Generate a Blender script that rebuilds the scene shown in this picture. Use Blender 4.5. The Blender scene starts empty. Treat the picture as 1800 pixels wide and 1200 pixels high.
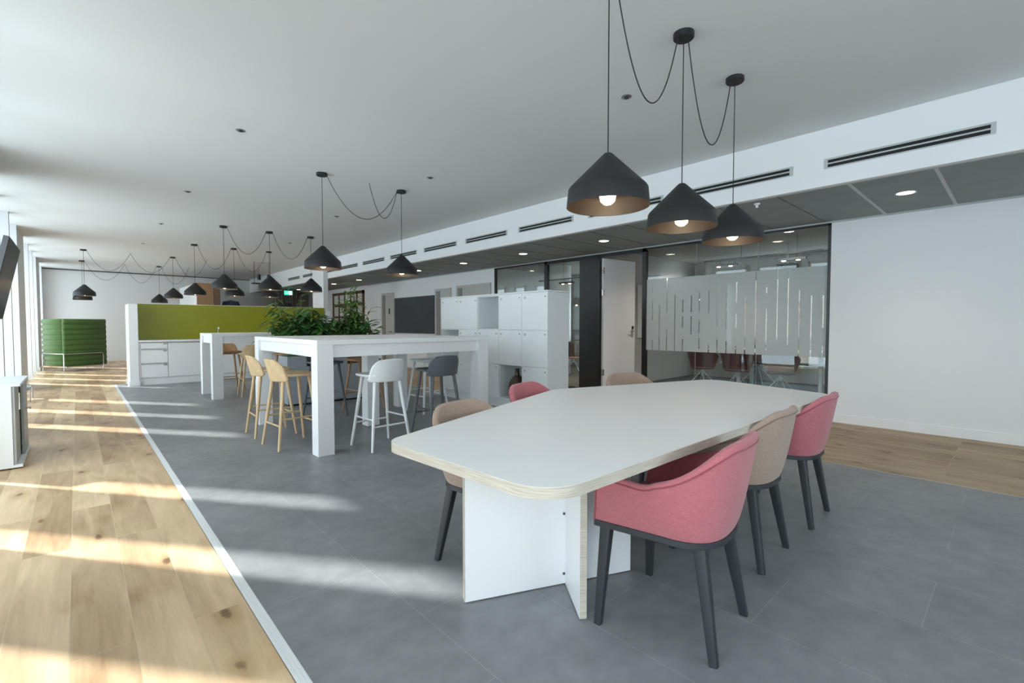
import bpy, math, random
from mathutils import Vector, Matrix
random.seed(7)
scn = bpy.context.scene
COL = scn.collection
PI = math.pi
R = math.radians

# ------------------------------------------------------------------ camera
cam = bpy.data.cameras.new('camera')
cam.sensor_width = 36.0
cam.lens = 828.0 / 1800.0 * 36.0
cam.clip_start = 0.05
cam.clip_end = 200
camo = bpy.data.objects.new('camera', cam)
COL.objects.link(camo)
_a, _t = R(42.7177), R(2.0059)
F = Vector((math.sin(_a)*math.cos(_t), math.cos(_a)*math.cos(_t), -math.sin(_t)))
Rv = Vector((math.cos(_a), -math.sin(_a), 0))
U = Rv.cross(F)
camo.matrix_world = Matrix((
    (Rv.x, U.x, -F.x, 0.0), (Rv.y, U.y, -F.y, 0.0), (Rv.z, U.z, -F.z, 1.22), (0, 0, 0, 1)))
scn.camera = camo
# ------------------------------------------------------------------ view, sky, sun
scn.view_settings.view_transform = 'Standard'
scn.view_settings.look = 'None'
scn.view_settings.exposure = 1.12
scn.view_settings.gamma = 1.0
scn.view_settings.use_curve_mapping = False
scn.cycles.max_bounces = 10
scn.cycles.diffuse_bounces = 6
scn.cycles.glossy_bounces = 4
scn.cycles.transmission_bounces = 8
scn.cycles.transparent_max_bounces = 16
scn.cycles.sample_clamp_indirect = 6.0
scn.cycles.caustics_reflective = False
scn.cycles.caustics_refractive = False
world = bpy.data.worlds.new('sky')
scn.world = world
world.use_nodes = True
_bg = world.node_tree.nodes['Background']
_bg.inputs[0].default_value = (0.80, 0.91, 1.0, 1)
_bg.inputs[1].default_value = 2.55
sun = bpy.data.lights.new('sun', 'SUN')
sun.energy = 5.8
sun.angle = R(1.8)
sun.color = (1.0, 0.98, 0.96)
suno = bpy.data.objects.new('sun', sun)
COL.objects.link(suno)
suno.rotation_euler = Vector((0.6, -0.8, -0.628)).to_track_quat('-Z', 'Y').to_euler()

# ------------------------------------------------------------------ materials
def newmat(name):
    m = bpy.data.materials.new(name)
    m.use_nodes = True
    nt = m.node_tree
    return m, nt, nt.nodes['Principled BSDF']

def mat(name, col, rough=0.5, metal=0.0, var=0.04, scale=6.0, bump=0.0, bscale=200.0, spec=0.5, stretch=None, emit=None, estr=0.0, sheen=0.0):
    m, nt, b = newmat(name)
    N, L = nt.nodes, nt.links
    tc = N.new('ShaderNodeTexCoord')
    mp = N.new('ShaderNodeMapping')
    if stretch: mp.inputs['Scale'].default_value = stretch
    L.new(tc.outputs['Object'], mp.inputs[0])
    nz = N.new('ShaderNodeTexNoise'); nz.inputs['Scale'].default_value = scale; nz.inputs['Detail'].default_value = 4
    L.new(mp.outputs[0], nz.inputs['Vector'])
    cr = N.new('ShaderNodeValToRGB')
    cr.color_ramp.elements[0].position = 0.3; cr.color_ramp.elements[1].position = 0.7
    cr.color_ramp.elements[0].color = tuple(c*(1-var) for c in col[:3]) + (1,)
    cr.color_ramp.elements[1].color = tuple(min(1, c*(1+var)) for c in col[:3]) + (1,)
    L.new(nz.outputs['Fac'], cr.inputs[0])
    L.new(cr.outputs[0], b.inputs['Base Color'])
    b.inputs['Roughness'].default_value = rough
    b.inputs['Metallic'].default_value = metal
    b.inputs['Specular IOR Level'].default_value = spec
    if sheen: b.inputs['Sheen Weight'].default_value = sheen
    if emit:
        b.inputs['Emission Color'].default_value = tuple(emit) + (1,)
        b.inputs['Emission Strength'].default_value = estr
    if bump:
        n2 = N.new('ShaderNodeTexNoise'); n2.inputs['Scale'].default_value = bscale
        L.new(mp.outputs[0], n2.inputs['Vector'])
        bp = N.new('ShaderNodeBump'); bp.inputs['Strength'].default_value = bump; bp.inputs['Distance'].default_value = 0.002
        L.new(n2.outputs['Fac'], bp.inputs['Height']); L.new(bp.outputs[0], b.inputs['Normal'])
    return m

def fabric(name, col, v=0.12):
    m, nt, b = newmat(name)
    N, L = nt.nodes, nt.links
    tc = N.new('ShaderNodeTexCoord')
    mx = N.new('ShaderNodeMixRGB')
    mx.inputs[1].default_value = tuple(c*(1-v) for c in col) + (1,)
    mx.inputs[2].default_value = tuple(min(1, c*(1+v)) for c in col) + (1,)
    acc = None
    for sc in ((320, 320, 30), (30, 30, 320)):
        mp = N.new('ShaderNodeMapping'); mp.inputs['Scale'].default_value = sc
        L.new(tc.outputs['Object'], mp.inputs[0])
        nz = N.new('ShaderNodeTexNoise'); nz.inputs['Scale'].default_value = 1.0; nz.inputs['Detail'].default_value = 2
        L.new(mp.outputs[0], nz.inputs['Vector'])
        if acc is None: acc = nz.outputs['Fac']
        else:
            ad = N.new('ShaderNodeMath'); ad.operation = 'ADD'
            L.new(acc, ad.inputs[0]); L.new(nz.outputs['Fac'], ad.inputs[1]); acc = ad.outputs[0]
    mr = N.new('ShaderNodeMapRange'); mr.inputs[1].default_value = 0.75; mr.inputs[2].default_value = 1.25
    L.new(acc, mr.inputs[0]); L.new(mr.outputs[0], mx.inputs[0])
    L.new(mx.outputs[0], b.inputs['Base Color'])
    b.inputs['Roughness'].default_value = 0.95
    b.inputs['Specular IOR Level'].default_value = 0.2
    b.inputs['Sheen Weight'].default_value = 0.25
    bp = N.new('ShaderNodeBump'); bp.inputs['Strength'].default_value = 0.25; bp.inputs['Distance'].default_value = 0.002
    L.new(mr.outputs[0], bp.inputs['Height']); L.new(bp.outputs[0], b.inputs['Normal'])
    return m

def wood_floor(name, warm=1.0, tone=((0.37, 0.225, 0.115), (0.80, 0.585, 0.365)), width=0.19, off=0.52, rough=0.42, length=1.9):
    m, nt, b = newmat(name)
    N, L = nt.nodes, nt.links
    tc = N.new('ShaderNodeTexCoord')
    sep = N.new('ShaderNodeSeparateXYZ'); L.new(tc.outputs['Object'], sep.inputs[0])
    sx = N.new('ShaderNodeMath'); sx.operation = 'SUBTRACT'; sx.inputs[1].default_value = off - 20*width
    L.new(sep.outputs['X'], sx.inputs[0])
    cmb = N.new('ShaderNodeCombineXYZ')
    ay = N.new('ShaderNodeMath'); ay.operation = 'ADD'; ay.inputs[1].default_value = 30.0
    L.new(sep.outputs['Y'], ay.inputs[0])
    L.new(ay.outputs[0], cmb.inputs['X']); L.new(sx.outputs[0], cmb.inputs['Y'])
    br = N.new('ShaderNodeTexBrick')
    br.offset = 0.37; br.squash = 1.0
    br.inputs['Scale'].default_value = 1.0
    br.inputs['Brick Width'].default_value = length
    br.inputs['Row Height'].default_value = width
    br.inputs['Mortar Size'].default_value = 0.0016
    br.inputs['Mortar Smooth'].default_value = 0.2
    br.inputs['Bias'].default_value = 0.0
    br.inputs['Color1'].default_value = (0, 0, 0, 1); br.inputs['Color2'].default_value = (1, 1, 1, 1)
    br.inputs['Mortar'].default_value = (0.5, 0.5, 0.5, 1)
    L.new(cmb.outputs[0], br.inputs['Vector'])
    # per plank shift for the grain
    sh = N.new('ShaderNodeVectorMath'); sh.operation = 'MULTIPLY'; sh.inputs[1].default_value = (7.3, 3.1, 5.7)
    L.new(br.outputs['Color'], sh.inputs[0])
    ad = N.new('ShaderNodeVectorMath'); ad.operation = 'ADD'
    L.new(tc.outputs['Object'], ad.inputs[0]); L.new(sh.outputs[0], ad.inputs[1])
    def noise(scale, sc, det=5, dist=0.0):
        mp = N.new('ShaderNodeMapping'); mp.inputs['Scale'].default_value = sc
        L.new(ad.outputs[0], mp.inputs[0])
        nz = N.new('ShaderNodeTexNoise'); nz.inputs['Scale'].default_value = scale; nz.inputs['Detail'].default_value = det
        nz.inputs['Distortion'].default_value = dist
        L.new(mp.outputs[0], nz.inputs['Vector']); return nz.outputs['Fac']
    g1 = noise(1.0, (9, 1.3, 1), 6, 1.2)
    g2 = noise(1.0, (90, 3.0, 1), 4, 0.3)
    g3 = noise(1.0, (2.2, 0.9, 1), 3, 0.6)
    def mul(s, k, add=0.0):
        n = N.new('ShaderNodeMath'); n.operation = 'MULTIPLY_ADD'; n.inputs[1].default_value = k; n.inputs[2].default_value = add
        L.new(s, n.inputs[0]); return n.outputs[0]
    def add(p, q):
        n = N.new('ShaderNodeMath'); n.operation = 'ADD'; L.new(p, n.inputs[0]); L.new(q, n.inputs[1]); return n.outputs[0]
    rnd = mul(br.outputs['Color'], 0.42)
    tot = add(add(add(rnd, mul(g1, 0.85)), mul(g2, 0.28)), mul(g3, 0.75, -0.68))
    cr = N.new('ShaderNodeValToRGB')
    e = cr.color_ramp.elements
    e[0].position = 0.12; e[0].color = tone[0] + (1,)
    e[1].position = 0.85; e[1].color = tone[1] + (1,)
    L.new(tot, cr.inputs[0])
    # knots
    mpk = N.new('ShaderNodeMapping'); mpk.inputs['Scale'].default_value = (5.4, 2.7, 0.0)
    L.new(ad.outputs[0], mpk.inputs[0])
    wob = N.new('ShaderNodeTexNoise'); wob.inputs['Scale'].default_value = 9.0; wob.inputs['Detail'].default_value = 5
    L.new(tc.outputs['Object'], wob.inputs['Vector'])
    wv = N.new('ShaderNodeVectorMath'); wv.operation = 'SCALE'; wv.inputs['Scale'].default_value = 0.34
    L.new(wob.outputs['Color'], wv.inputs[0])
    av = N.new('ShaderNodeVectorMath'); av.operation = 'ADD'; L.new(mpk.outputs[0], av.inputs[0]); L.new(wv.outputs[0], av.inputs[1])
    vo = N.new('ShaderNodeTexVoronoi'); vo.inputs['Scale'].default_value = 1.0
    L.new(av.outputs[0], vo.inputs['Vector'])
    kr = N.new('ShaderNodeValToRGB')
    k = kr.color_ramp.elements
    k[0].position = 0.0; k[0].color = (0.10, 0.08, 0.06, 1)
    k[1].position = 0.38; k[1].color = (1, 1, 1, 1)
    kk = k.new(0.085); kk.color = (0.34, 0.27, 0.19, 1)
    kk = k.new(0.13); kk.color = (0.80, 0.73, 0.63, 1)
    L.new(vo.outputs['Distance'], kr.inputs[0])
    mk = N.new('ShaderNodeMixRGB'); mk.blend_type = 'MULTIPLY'; mk.inputs[0].default_value = 0.9
    L.new(cr.outputs[0], mk.inputs[1]); L.new(kr.outputs[0], mk.inputs[2])
    mm = N.new('ShaderNodeMixRGB'); mm.inputs[2].default_value = (0.66, 0.52, 0.34, 1)
    L.new(br.outputs['Fac'], mm.inputs[0]); L.new(mk.outputs[0], mm.inputs[1])
    L.new(mm.outputs[0], b.inputs['Base Color'])
    b.inputs['Roughness'].default_value = rough
    b.inputs['Specular IOR Level'].default_value = 0.4
    bp = N.new('ShaderNodeBump'); bp.inputs['Strength'].default_value = 0.15; bp.inputs['Distance'].default_value = 0.002
    L.new(g2, bp.inputs['Height']); L.new(bp.outputs[0], b.inputs['Normal'])
    return m

def vinyl_floor(name):
    m, nt, b = newmat(name)
    N, L = nt.nodes, nt.links
    tc = N.new('ShaderNodeTexCoord')
    n1 = N.new('ShaderNodeTexNoise'); n1.inputs['Scale'].default_value = 1.6; n1.inputs['Detail'].default_value = 8; n1.inputs['Roughness'].default_value = 0.62
    n2 = N.new('ShaderNodeTexNoise'); n2.inputs['Scale'].default_value = 11; n2.inputs['Detail'].default_value = 6
    mp2 = N.new('ShaderNodeMapping'); mp2.inputs['Scale'].default_value = (0.8, 1.0, 1); mp2.inputs['Rotation'].default_value = (0, 0, 0.8)
    L.new(tc.outputs['Object'], n1.inputs['Vector']); L.new(tc.outputs['Object'], mp2.inputs[0]); L.new(mp2.outputs[0], n2.inputs['Vector'])
    ad = N.new('ShaderNodeMath'); ad.operation = 'MULTIPLY_ADD'; ad.inputs[1].default_value = 0.5
    L.new(n2.outputs['Fac'], ad.inputs[0]); L.new(n1.outputs['Fac'], ad.inputs[2])
    cr = N.new('ShaderNodeValToRGB'); e = cr.color_ramp.elements
    e[0].position = 0.5; e[0].color = (0.165, 0.170, 0.180, 1)
    e[1].position = 1.0; e[1].color = (0.285, 0.292, 0.304, 1)
    L.new(ad.outputs[0], cr.inputs[0])
    mp = N.new('ShaderNodeMapping'); mp.inputs['Rotation'].default_value = (0, 0, R(-90)); mp.inputs['Location'].default_value = (20+0.0, 1.037+9.6, 0)
    sep = N.new('ShaderNodeSeparateXYZ'); L.new(tc.outputs['Object'], sep.inputs[0])
    cmb = N.new('ShaderNodeCombineXYZ')
    ay = N.new('ShaderNodeMath'); ay.operation = 'ADD'; ay.inputs[1].default_value = 19.2-1.205
    ax = N.new('ShaderNodeMath'); ax.operation = 'ADD'; ax.inputs[1].default_value = 9.6-1.037
    L.new(sep.outputs['Y'], ay.inputs[0]); L.new(sep.outputs['X'], ax.inputs[0])
    L.new(ay.outputs[0], cmb.inputs['X']); L.new(ax.outputs[0], cmb.inputs['Y'])
    br = N.new('ShaderNodeTexBrick'); br.offset = 0.5
    br.inputs['Scale'].default_value = 1.0
    br.inputs['Brick Width'].default_value = 0.96; br.inputs['Row Height'].default_value = 0.48
    br.inputs['Mortar Size'].default_value = 0.0018; br.inputs['Mortar Smooth'].default_value = 0.3
    br.inputs['Color1'].default_value = (0.96, 0.96, 0.96, 1); br.inputs['Color2'].default_value = (1.05, 1.05, 1.05, 1)
    br.inputs['Mortar'].default_value = (1.4, 1.4, 1.4, 1)
    L.new(cmb.outputs[0], br.inputs['Vector'])
    mx = N.new('ShaderNodeMixRGB'); mx.blend_type = 'MULTIPLY'; mx.inputs[0].default_value = 1.0
    L.new(cr.outputs[0], mx.inputs[1]); L.new(br.outputs['Color'], mx.inputs[2])
    L.new(mx.outputs[0], b.inputs['Base Color'])
    b.inputs['Roughness'].default_value = 0.42
    b.inputs['Specular IOR Level'].default_value = 0.45
    return m

def glass_mat(name, tint=(0.93, 0.96, 0.95), refl=0.09):
    m = bpy.data.materials.new(name); m.use_nodes = True
    nt = m.node_tree; N, L = nt.nodes, nt.links
    N.remove(N['Principled BSDF'])
    out = N['Material Output']
    tr = N.new('ShaderNodeBsdfTransparent'); tr.inputs[0].default_value = tint + (1,)
    gl = N.new('ShaderNodeBsdfGlossy'); gl.inputs['Roughness'].default_value = 0.01; gl.inputs[0].default_value = (0.9, 0.95, 0.95, 1)
    lw = N.new('ShaderNodeLayerWeight'); lw.inputs[0].default_value = 0.5
    pw = N.new('ShaderNodeMath'); pw.operation = 'POWER'; pw.inputs[1].default_value = 4.0
    L.new(lw.outputs['Facing'], pw.inputs[0])
    mr = N.new('ShaderNodeMapRange'); mr.inputs[3].default_value = refl; mr.inputs[4].default_value = 0.8
    L.new(pw.outputs[0], mr.inputs[0])
    mx = N.new('ShaderNodeMixShader')
    L.new(mr.outputs[0], mx.inputs[0]); L.new(tr.outputs[0], mx.inputs[1]); L.new(gl.outputs[0], mx.inputs[2])
    L.new(mx.outputs[0], out.inputs[0])
    return m

def frost_mat(name):
    m = bpy.data.materials.new(name); m.use_nodes = True
    nt = m.node_tree; N, L = nt.nodes, nt.links
    N.remove(N['Principled BSDF'])
    out = N['Material Output']
    df = N.new('ShaderNodeBsdfDiffuse')
    nz = N.new('ShaderNodeTexNoise'); nz.inputs['Scale'].default_value = 40
    cr = N.new('ShaderNodeValToRGB'); cr.color_ramp.elements[0].color = (0.66, 0.69, 0.70, 1); cr.color_ramp.elements[1].color = (0.70, 0.73, 0.74, 1)
    L.new(nz.outputs['Fac'], cr.inputs[0]); L.new(cr.outputs[0], df.inputs[0])
    tl = N.new('ShaderNodeBsdfTranslucent'); tl.inputs[0].default_value = (0.75, 0.79, 0.80, 1)
    tr = N.new('ShaderNodeBsdfTransparent'); tr.inputs[0].default_value = (0.9, 0.93, 0.93, 1)
    m1 = N.new('ShaderNodeMixShader'); m1.inputs[0].default_value = 0.45
    m2 = N.new('ShaderNodeMixShader'); m2.inputs[0].default_value = 0.14
    L.new(df.outputs[0], m1.inputs[1]); L.new(tl.outputs[0], m1.inputs[2])
    L.new(m1.outputs[0], m2.inputs[1]); L.new(tr.outputs[0], m2.inputs[2])
    L.new(m2.outputs[0], out.inputs[0])
    return m

def ply_mat(name):
    m, nt, b = newmat(name)
    N, L = nt.nodes, nt.links
    tc = N.new('ShaderNodeTexCoord')
    mp = N.new('ShaderNodeMapping'); mp.inputs['Scale'].default_value = (9, 9, 700)
    L.new(tc.outputs['Object'], mp.inputs[0])
    nz = N.new('ShaderNodeTexNoise'); nz.inputs['Scale'].default_value = 1.0; nz.inputs['Detail'].default_value = 3
    L.new(mp.outputs[0], nz.inputs['Vector'])
    cr = N.new('ShaderNodeValToRGB'); e = cr.color_ramp.elements
    e[0].position = 0.32; e[0].color = (0.40, 0.36, 0.29, 1)
    e[1].position = 0.6; e[1].color = (0.62, 0.58, 0.50, 1)
    L.new(nz.outputs['Fac'], cr.inputs[0]); L.new(cr.outputs[0], b.inputs['Base Color'])
    b.inputs['Roughness'].default_value = 0.6
    return m

def leaf_mat(name, c0, c1):
    m, nt, b = newmat(name)
    N, L = nt.nodes, nt.links
    tc = N.new('ShaderNodeTexCoord')
    nz = N.new('ShaderNodeTexNoise'); nz.inputs['Scale'].default_value = 7; nz.inputs['Detail'].default_value = 3
    L.new(tc.outputs['Object'], nz.inputs['Vector'])
    cr = N.new('ShaderNodeValToRGB'); e = cr.color_ramp.elements
    e[0].position = 0.35; e[0].color = c0 + (1,); e[1].position = 0.68; e[1].color = c1 + (1,)
    L.new(nz.outputs['Fac'], cr.inputs[0]); L.new(cr.outputs[0], b.inputs['Base Color'])
    b.inputs['Roughness'].default_value = 0.4
    b.inputs['Subsurface Weight'].default_value = 0.0
    return m

M = {}
M['wall'] = mat('white_plaster', (0.80, 0.815, 0.83), 0.85, var=0.012, scale=2)
M['ceil'] = mat('ceiling_paint', (0.66, 0.68, 0.685), 0.9, var=0.012, scale=1)
M['white'] = mat('white_lacquer', (0.82, 0.83, 0.84), 0.38, var=0.01)
M['lam'] = mat('white_laminate', (0.87, 0.88, 0.89), 0.34, var=0.01, scale=3)
M['loc'] = mat('locker_white', (0.80, 0.83, 0.84), 0.5, var=0.01)
M['locin'] = mat('locker_inside', (0.55, 0.60, 0.60), 0.6, var=0.02)
M['wood'] = wood_floor('oak_floor')
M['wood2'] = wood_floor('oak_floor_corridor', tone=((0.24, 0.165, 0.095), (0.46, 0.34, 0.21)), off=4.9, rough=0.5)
M['vinyl'] = vinyl_floor('grey_vinyl')
M['strip'] = mat('white_edge_profile', (0.78, 0.79, 0.80), 0.35, var=0.01)
M['soff'] = mat('grey_ceiling_panel', (0.27, 0.305, 0.31), 0.75, var=0.06, scale=3)
M['soffj'] = mat('grey_panel_joint', (0.55, 0.57, 0.56), 0.6)
M['soffd'] = mat('dark_panel_joint', (0.10, 0.105, 0.10), 0.7)
M['ventf'] = mat('vent_frame_grey', (0.46, 0.49, 0.49), 0.5)
M['black'] = mat('black_gap', (0.006, 0.006, 0.007), 0.7)
M['frame'] = mat('black_frame', (0.012, 0.013, 0.015), 0.35)
M['dpanel'] = mat('anthracite_panel', (0.014, 0.017, 0.021), 0.4, var=0.1)
M['glass'] = glass_mat('clear_glass', refl=0.045)
M['wglass'] = glass_mat('window_glass', (0.96, 0.98, 0.975), 0.03)
M['frost'] = frost_mat('frosted_film')
M['pend'] = mat('black_pendant_metal', (0.011, 0.012, 0.014), 0.5, var=0.1)
M['pin'] = mat('bronze_inside', (0.028, 0.020, 0.014), 0.5, var=0.08)
M['cord'] = mat('black_cord', (0.010, 0.010, 0.011), 0.6)
M['bulb'] = mat('bulb_glow', (1, 0.9, 0.7), 0.3, emit=(1.0, 0.76, 0.46), estr=6.0)
M['led'] = mat('downlight_glow', (1, 0.95, 0.85), 0.3, emit=(1.0, 0.82, 0.60), estr=7.0)
M['ply'] = ply_mat('birch_ply_edge')
M['pink'] = fabric('pink_wool', (0.47, 0.150, 0.175), 0.10)
M['pinkd'] = fabric('pink_piping', (0.30, 0.07, 0.09))
M['beige'] = fabric('beige_wool', (0.375, 0.275, 0.220), 0.10)
M['beiged'] = fabric('beige_piping', (0.22, 0.15, 0.11))
M['char'] = mat('charcoal_plastic', (0.030, 0.034, 0.040), 0.45, var=0.08, bump=0.1)
M['oak'] = mat('pale_oak', (0.60, 0.43, 0.25), 0.5, var=0.14, scale=5, stretch=(6, 6, 0.8))
M['oakm'] = mat('darker_oak', (0.42, 0.25, 0.13), 0.5, var=0.14, scale=5, stretch=(6, 6, 0.8))  # same grain as the pale oak, in a darker tone
M['oakd'] = mat('brown_oak', (0.34, 0.19, 0.095), 0.5, var=0.14, scale=5, stretch=(6, 6, 0.8))
M['stw'] = mat('stool_white', (0.78, 0.80, 0.81), 0.4)
M['stg'] = mat('stool_grey', (0.105, 0.118, 0.135), 0.5)
M['green'] = mat('lime_glass', (0.270, 0.285, 0.010), 0.35, var=0.05, scale=1.5)
M['sofaf'] = fabric('green_fabric', (0.052, 0.105, 0.026), 0.08)
M['chrome'] = mat('chrome', (0.72, 0.73, 0.74), 0.18, metal=1.0)
M['steel'] = mat('brushed_steel', (0.45, 0.46, 0.47), 0.35, metal=1.0)
M['gpl'] = mat('planter_grey', (0.30, 0.325, 0.36), 0.5, var=0.03)
M['soil'] = mat('soil', (0.03, 0.022, 0.015), 0.95, var=0.3, scale=40)
M['leafd'] = leaf_mat('dark_leaf', (0.022, 0.095, 0.024), (0.100, 0.240, 0.060))
M['leafl'] = leaf_mat('light_leaf', (0.070, 0.180, 0.035), (0.230, 0.370, 0.090))
M['stem'] = mat('plant_stem', (0.10, 0.085, 0.04), 0.8, var=0.2)
M['bb'] = mat('blackboard_grey', (0.050, 0.056, 0.068), 0.6, var=0.12, scale=2.5)
M['doorg'] = mat('door_grey', (0.50, 0.50, 0.49), 0.5)
M['jamb'] = mat('jamb_taupe', (0.26, 0.25, 0.235), 0.6)
M['rust'] = mat('brown_shelf_wood', (0.13, 0.060, 0.035), 0.6, var=0.15, scale=8)
M['slat'] = mat('wood_panel_wall', (0.36, 0.215, 0.12), 0.55, var=0.12, scale=4, stretch=(12, 12, 0.6))
M['slatd'] = mat('wood_panel_dark', (0.15, 0.095, 0.062), 0.55, var=0.12, scale=4, stretch=(12, 12, 0.6))
M['navy'] = mat('navy_fabric', (0.030, 0.040, 0.075), 0.9)
M['curt'] = mat('taupe_curtain', (0.45, 0.41, 0.375), 0.95, var=0.1)
M['carpet'] = mat('grey_carpet', (0.095, 0.10, 0.105), 0.98, var=0.15, scale=30)
M['carpetb'] = mat('brown_carpet', (0.16, 0.135, 0.10), 0.95, var=0.25, scale=12)
M['mwall'] = mat('meeting_room_plaster', (0.52, 0.515, 0.50), 0.85, var=0.012)
M['mceil'] = mat('meeting_room_ceiling', (0.30, 0.285, 0.265), 0.9, var=0.02)
M['maroon'] = mat('maroon_shell', (0.13, 0.035, 0.045), 0.5)
M['brownsh'] = mat('brown_shell', (0.10, 0.048, 0.042), 0.5)
M['apri'] = mat('apricot_pad', (0.62, 0.30, 0.20), 0.85)
M['facade'] = mat('outside_facade', (0.10, 0.075, 0.065), 0.9, var=0.3, scale=1.2)
M['vase'] = mat('brown_glass', (0.060, 0.040, 0.022), 0.12)
M['screen'] = mat('tv_screen', (0.004, 0.004, 0.005), 0.3, spec=0.12)
M['screen'].node_tree.nodes['Principled BSDF'].inputs['IOR'].default_value = 1.15
M['tvb'] = mat('tv_bezel', (0.10, 0.105, 0.11), 0.35)
M['tamb'] = mat('grey_cabinet_door', (0.40, 0.43, 0.43), 0.45)
M['exitg'] = mat('exit_green', (0.02, 0.30, 0.16), 0.5, emit=(0.03, 0.55, 0.33), estr=0.8)
M['exitw'] = mat('exit_white', (0.8, 0.95, 0.9), 0.5, emit=(0.75, 1.0, 0.92), estr=1.3)
M['screw'] = mat('screw_metal', (0.16, 0.16, 0.17), 0.4, metal=0.8)

# ------------------------------------------------------------------ mesh helpers
class MB:
    def __init__(s): s.v = []; s.f = []; s.m = []; s.cur = 0
    def add(s, vs, fs):
        o = len(s.v); s.v += [tuple(p) for p in vs]
        for f in fs: s.f.append(tuple(i + o for i in f)); s.m.append(s.cur)
        return s
    def box(s, x0, x1, y0, y1, z0, z1):
        if x0 > x1: x0, x1 = x1, x0
        if y0 > y1: y0, y1 = y1, y0
        if z0 > z1: z0, z1 = z1, z0
        return s.add([(x0,y0,z0),(x1,y0,z0),(x1,y1,z0),(x0,y1,z0),(x0,y0,z1),(x1,y0,z1),(x1,y1,z1),(x0,y1,z1)],
                     [(3,2,1,0),(4,5,6,7),(0,1,5,4),(1,2,6,5),(2,3,7,6),(3,0,4,7)])
    def cone(s, p0, p1, r0, r1, n=16, cap=True):
        p0, p1 = Vector(p0), Vector(p1); d = (p1 - p0).normalized()
        a = d.orthogonal().normalized(); b = d.cross(a)
        vs = []
        for p, r in ((p0, r0), (p1, r1)):
            for i in range(n):
                t = 2*PI*i/n; vs.append(p + a*(r*math.cos(t)) + b*(r*math.sin(t)))
        fs = [(i, (i+1) % n, n + (i+1) % n, n + i) for i in range(n)]
        if cap: fs += [tuple(range(n-1, -1, -1)), tuple(range(n, 2*n))]
        return s.add(vs, fs)
    def bar(s, p0, p1, w0, d0, w1, d1, ax=(1,0,0)):
        # rounded-rectangular tapered bar
        p0, p1 = Vector(p0), Vector(p1); d = (p1-p0).normalized()
        a = Vector(ax); a = (a - d*a.dot(d)).normalized(); b = d.cross(a)
        prof = []
        for (sx, sy) in ((1,1),(-1,1),(-1,-1),(1,-1)):
            for k in range(4):
                t = {(1,1):0, (-1,1):PI/2, (-1,-1):PI, (1,-1):1.5*PI}[(sx,sy)] + k*PI/6
                prof.append((sx*0.62 + 0.38*math.cos(t), sy*0.62 + 0.38*math.sin(t)))
        n = len(prof); vs = []
        for p, w, e in ((p0, w0, d0), (p1, w1, d1)):
            for (u, v) in prof: vs.append(p + a*(u*w/2) + b*(v*e/2))
        fs = [(i, (i+1) % n, n+(i+1) % n, n+i) for i in range(n)] + [tuple(range(n-1,-1,-1)), tuple(range(n, 2*n))]
        return s.add(vs, fs)
    def lathe(s, prof, c=(0,0,0), n=40, close=False):
        vs = []
        for r, z in prof:
            for i in range(n):
                t = 2*PI*i/n; vs.append((c[0]+r*math.cos(t), c[1]+r*math.sin(t), c[2]+z))
        fs = []
        for k in range(len(prof)-1):
            for i in range(n):
                j = (i+1) % n; fs.append((k*n+i, k*n+j, (k+1)*n+j, (k+1)*n+i))
        if close: fs += [tuple(range(n-1,-1,-1)), tuple(range((len(prof)-1)*n, len(prof)*n))]
        return s.add(vs, fs)
    def prism(s, poly, z0, z1):
        n = len(poly)
        return s.add([(x,y,z0) for x,y in poly] + [(x,y,z1) for x,y in poly],
                     [tuple(range(n-1,-1,-1)), tuple(range(n,2*n))] + [(i,(i+1)%n,n+(i+1)%n,n+i) for i in range(n)])
    def grid(s, rows, loop=False):
        nr, nc = len(rows), len(rows[0]); vs = [p for r in rows for p in r]; fs = []
        for i in range(nr-1):
            for j in range(nc if loop else nc-1):
                k = (j+1) % nc; fs.append((i*nc+j, i*nc+k, (i+1)*nc+k, (i+1)*nc+j))
        return s.add(vs, fs)
    def tube(s, pts, r, n=8, cap=True):
        pts = [Vector(p) for p in pts]; rows = []; a = None
        for i, p in enumerate(pts):
            d = (pts[min(i+1, len(pts)-1)] - pts[max(i-1, 0)]).normalized()
            a = (a - d*a.dot(d)).normalized() if a is not None and (a - d*a.dot(d)).length > 1e-6 else d.orthogonal().normalized()
            b = d.cross(a)
            rr = r[i] if isinstance(r, (list, tuple)) else r
            rows.append([p + a*(rr*math.cos(2*PI*k/n)) + b*(rr*math.sin(2*PI*k/n)) for k in range(n)])
        s.grid(rows, True)
        if cap:
            o = len(s.v) - len(pts)*n
            s.f.append(tuple(o+k for k in range(n-1,-1,-1))); s.m.append(s.cur)
            s.f.append(tuple(o+(len(pts)-1)*n+k for k in range(n))); s.m.append(s.cur)
        return s
    def build(s, name, m, parent=None, smooth=True, bevel=0.0, ang=38, seg=2, solid=0.0, subd=0):
        me = bpy.data.meshes.new(name)
        me.from_pydata(s.v, [], s.f)
        ms = m if isinstance(m, (list, tuple)) else [m]
        for k in ms: me.materials.append(M[k] if isinstance(k, str) else k)
        for p, k in zip(me.polygons, s.m): p.material_index = min(k, len(ms)-1); p.use_smooth = smooth
        me.update()
        if smooth: me.set_sharp_from_angle(angle=R(ang))
        o = bpy.data.objects.new(name, me); COL.objects.link(o)
        if solid:
            md = o.modifiers.new('thickness', 'SOLIDIFY'); md.thickness = solid; md.offset = -1
        if bevel:
            md = o.modifiers.new('bevel', 'BEVEL'); md.width = bevel; md.segments = seg; md.limit_method = 'ANGLE'; md.angle_limit = R(40)
            if smooth: md.harden_normals = False
        if subd:
            md = o.modifiers.new('sub', 'SUBSURF'); md.levels = subd; md.render_levels = subd
        if parent is not None: o.parent = parent
        return o

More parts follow.
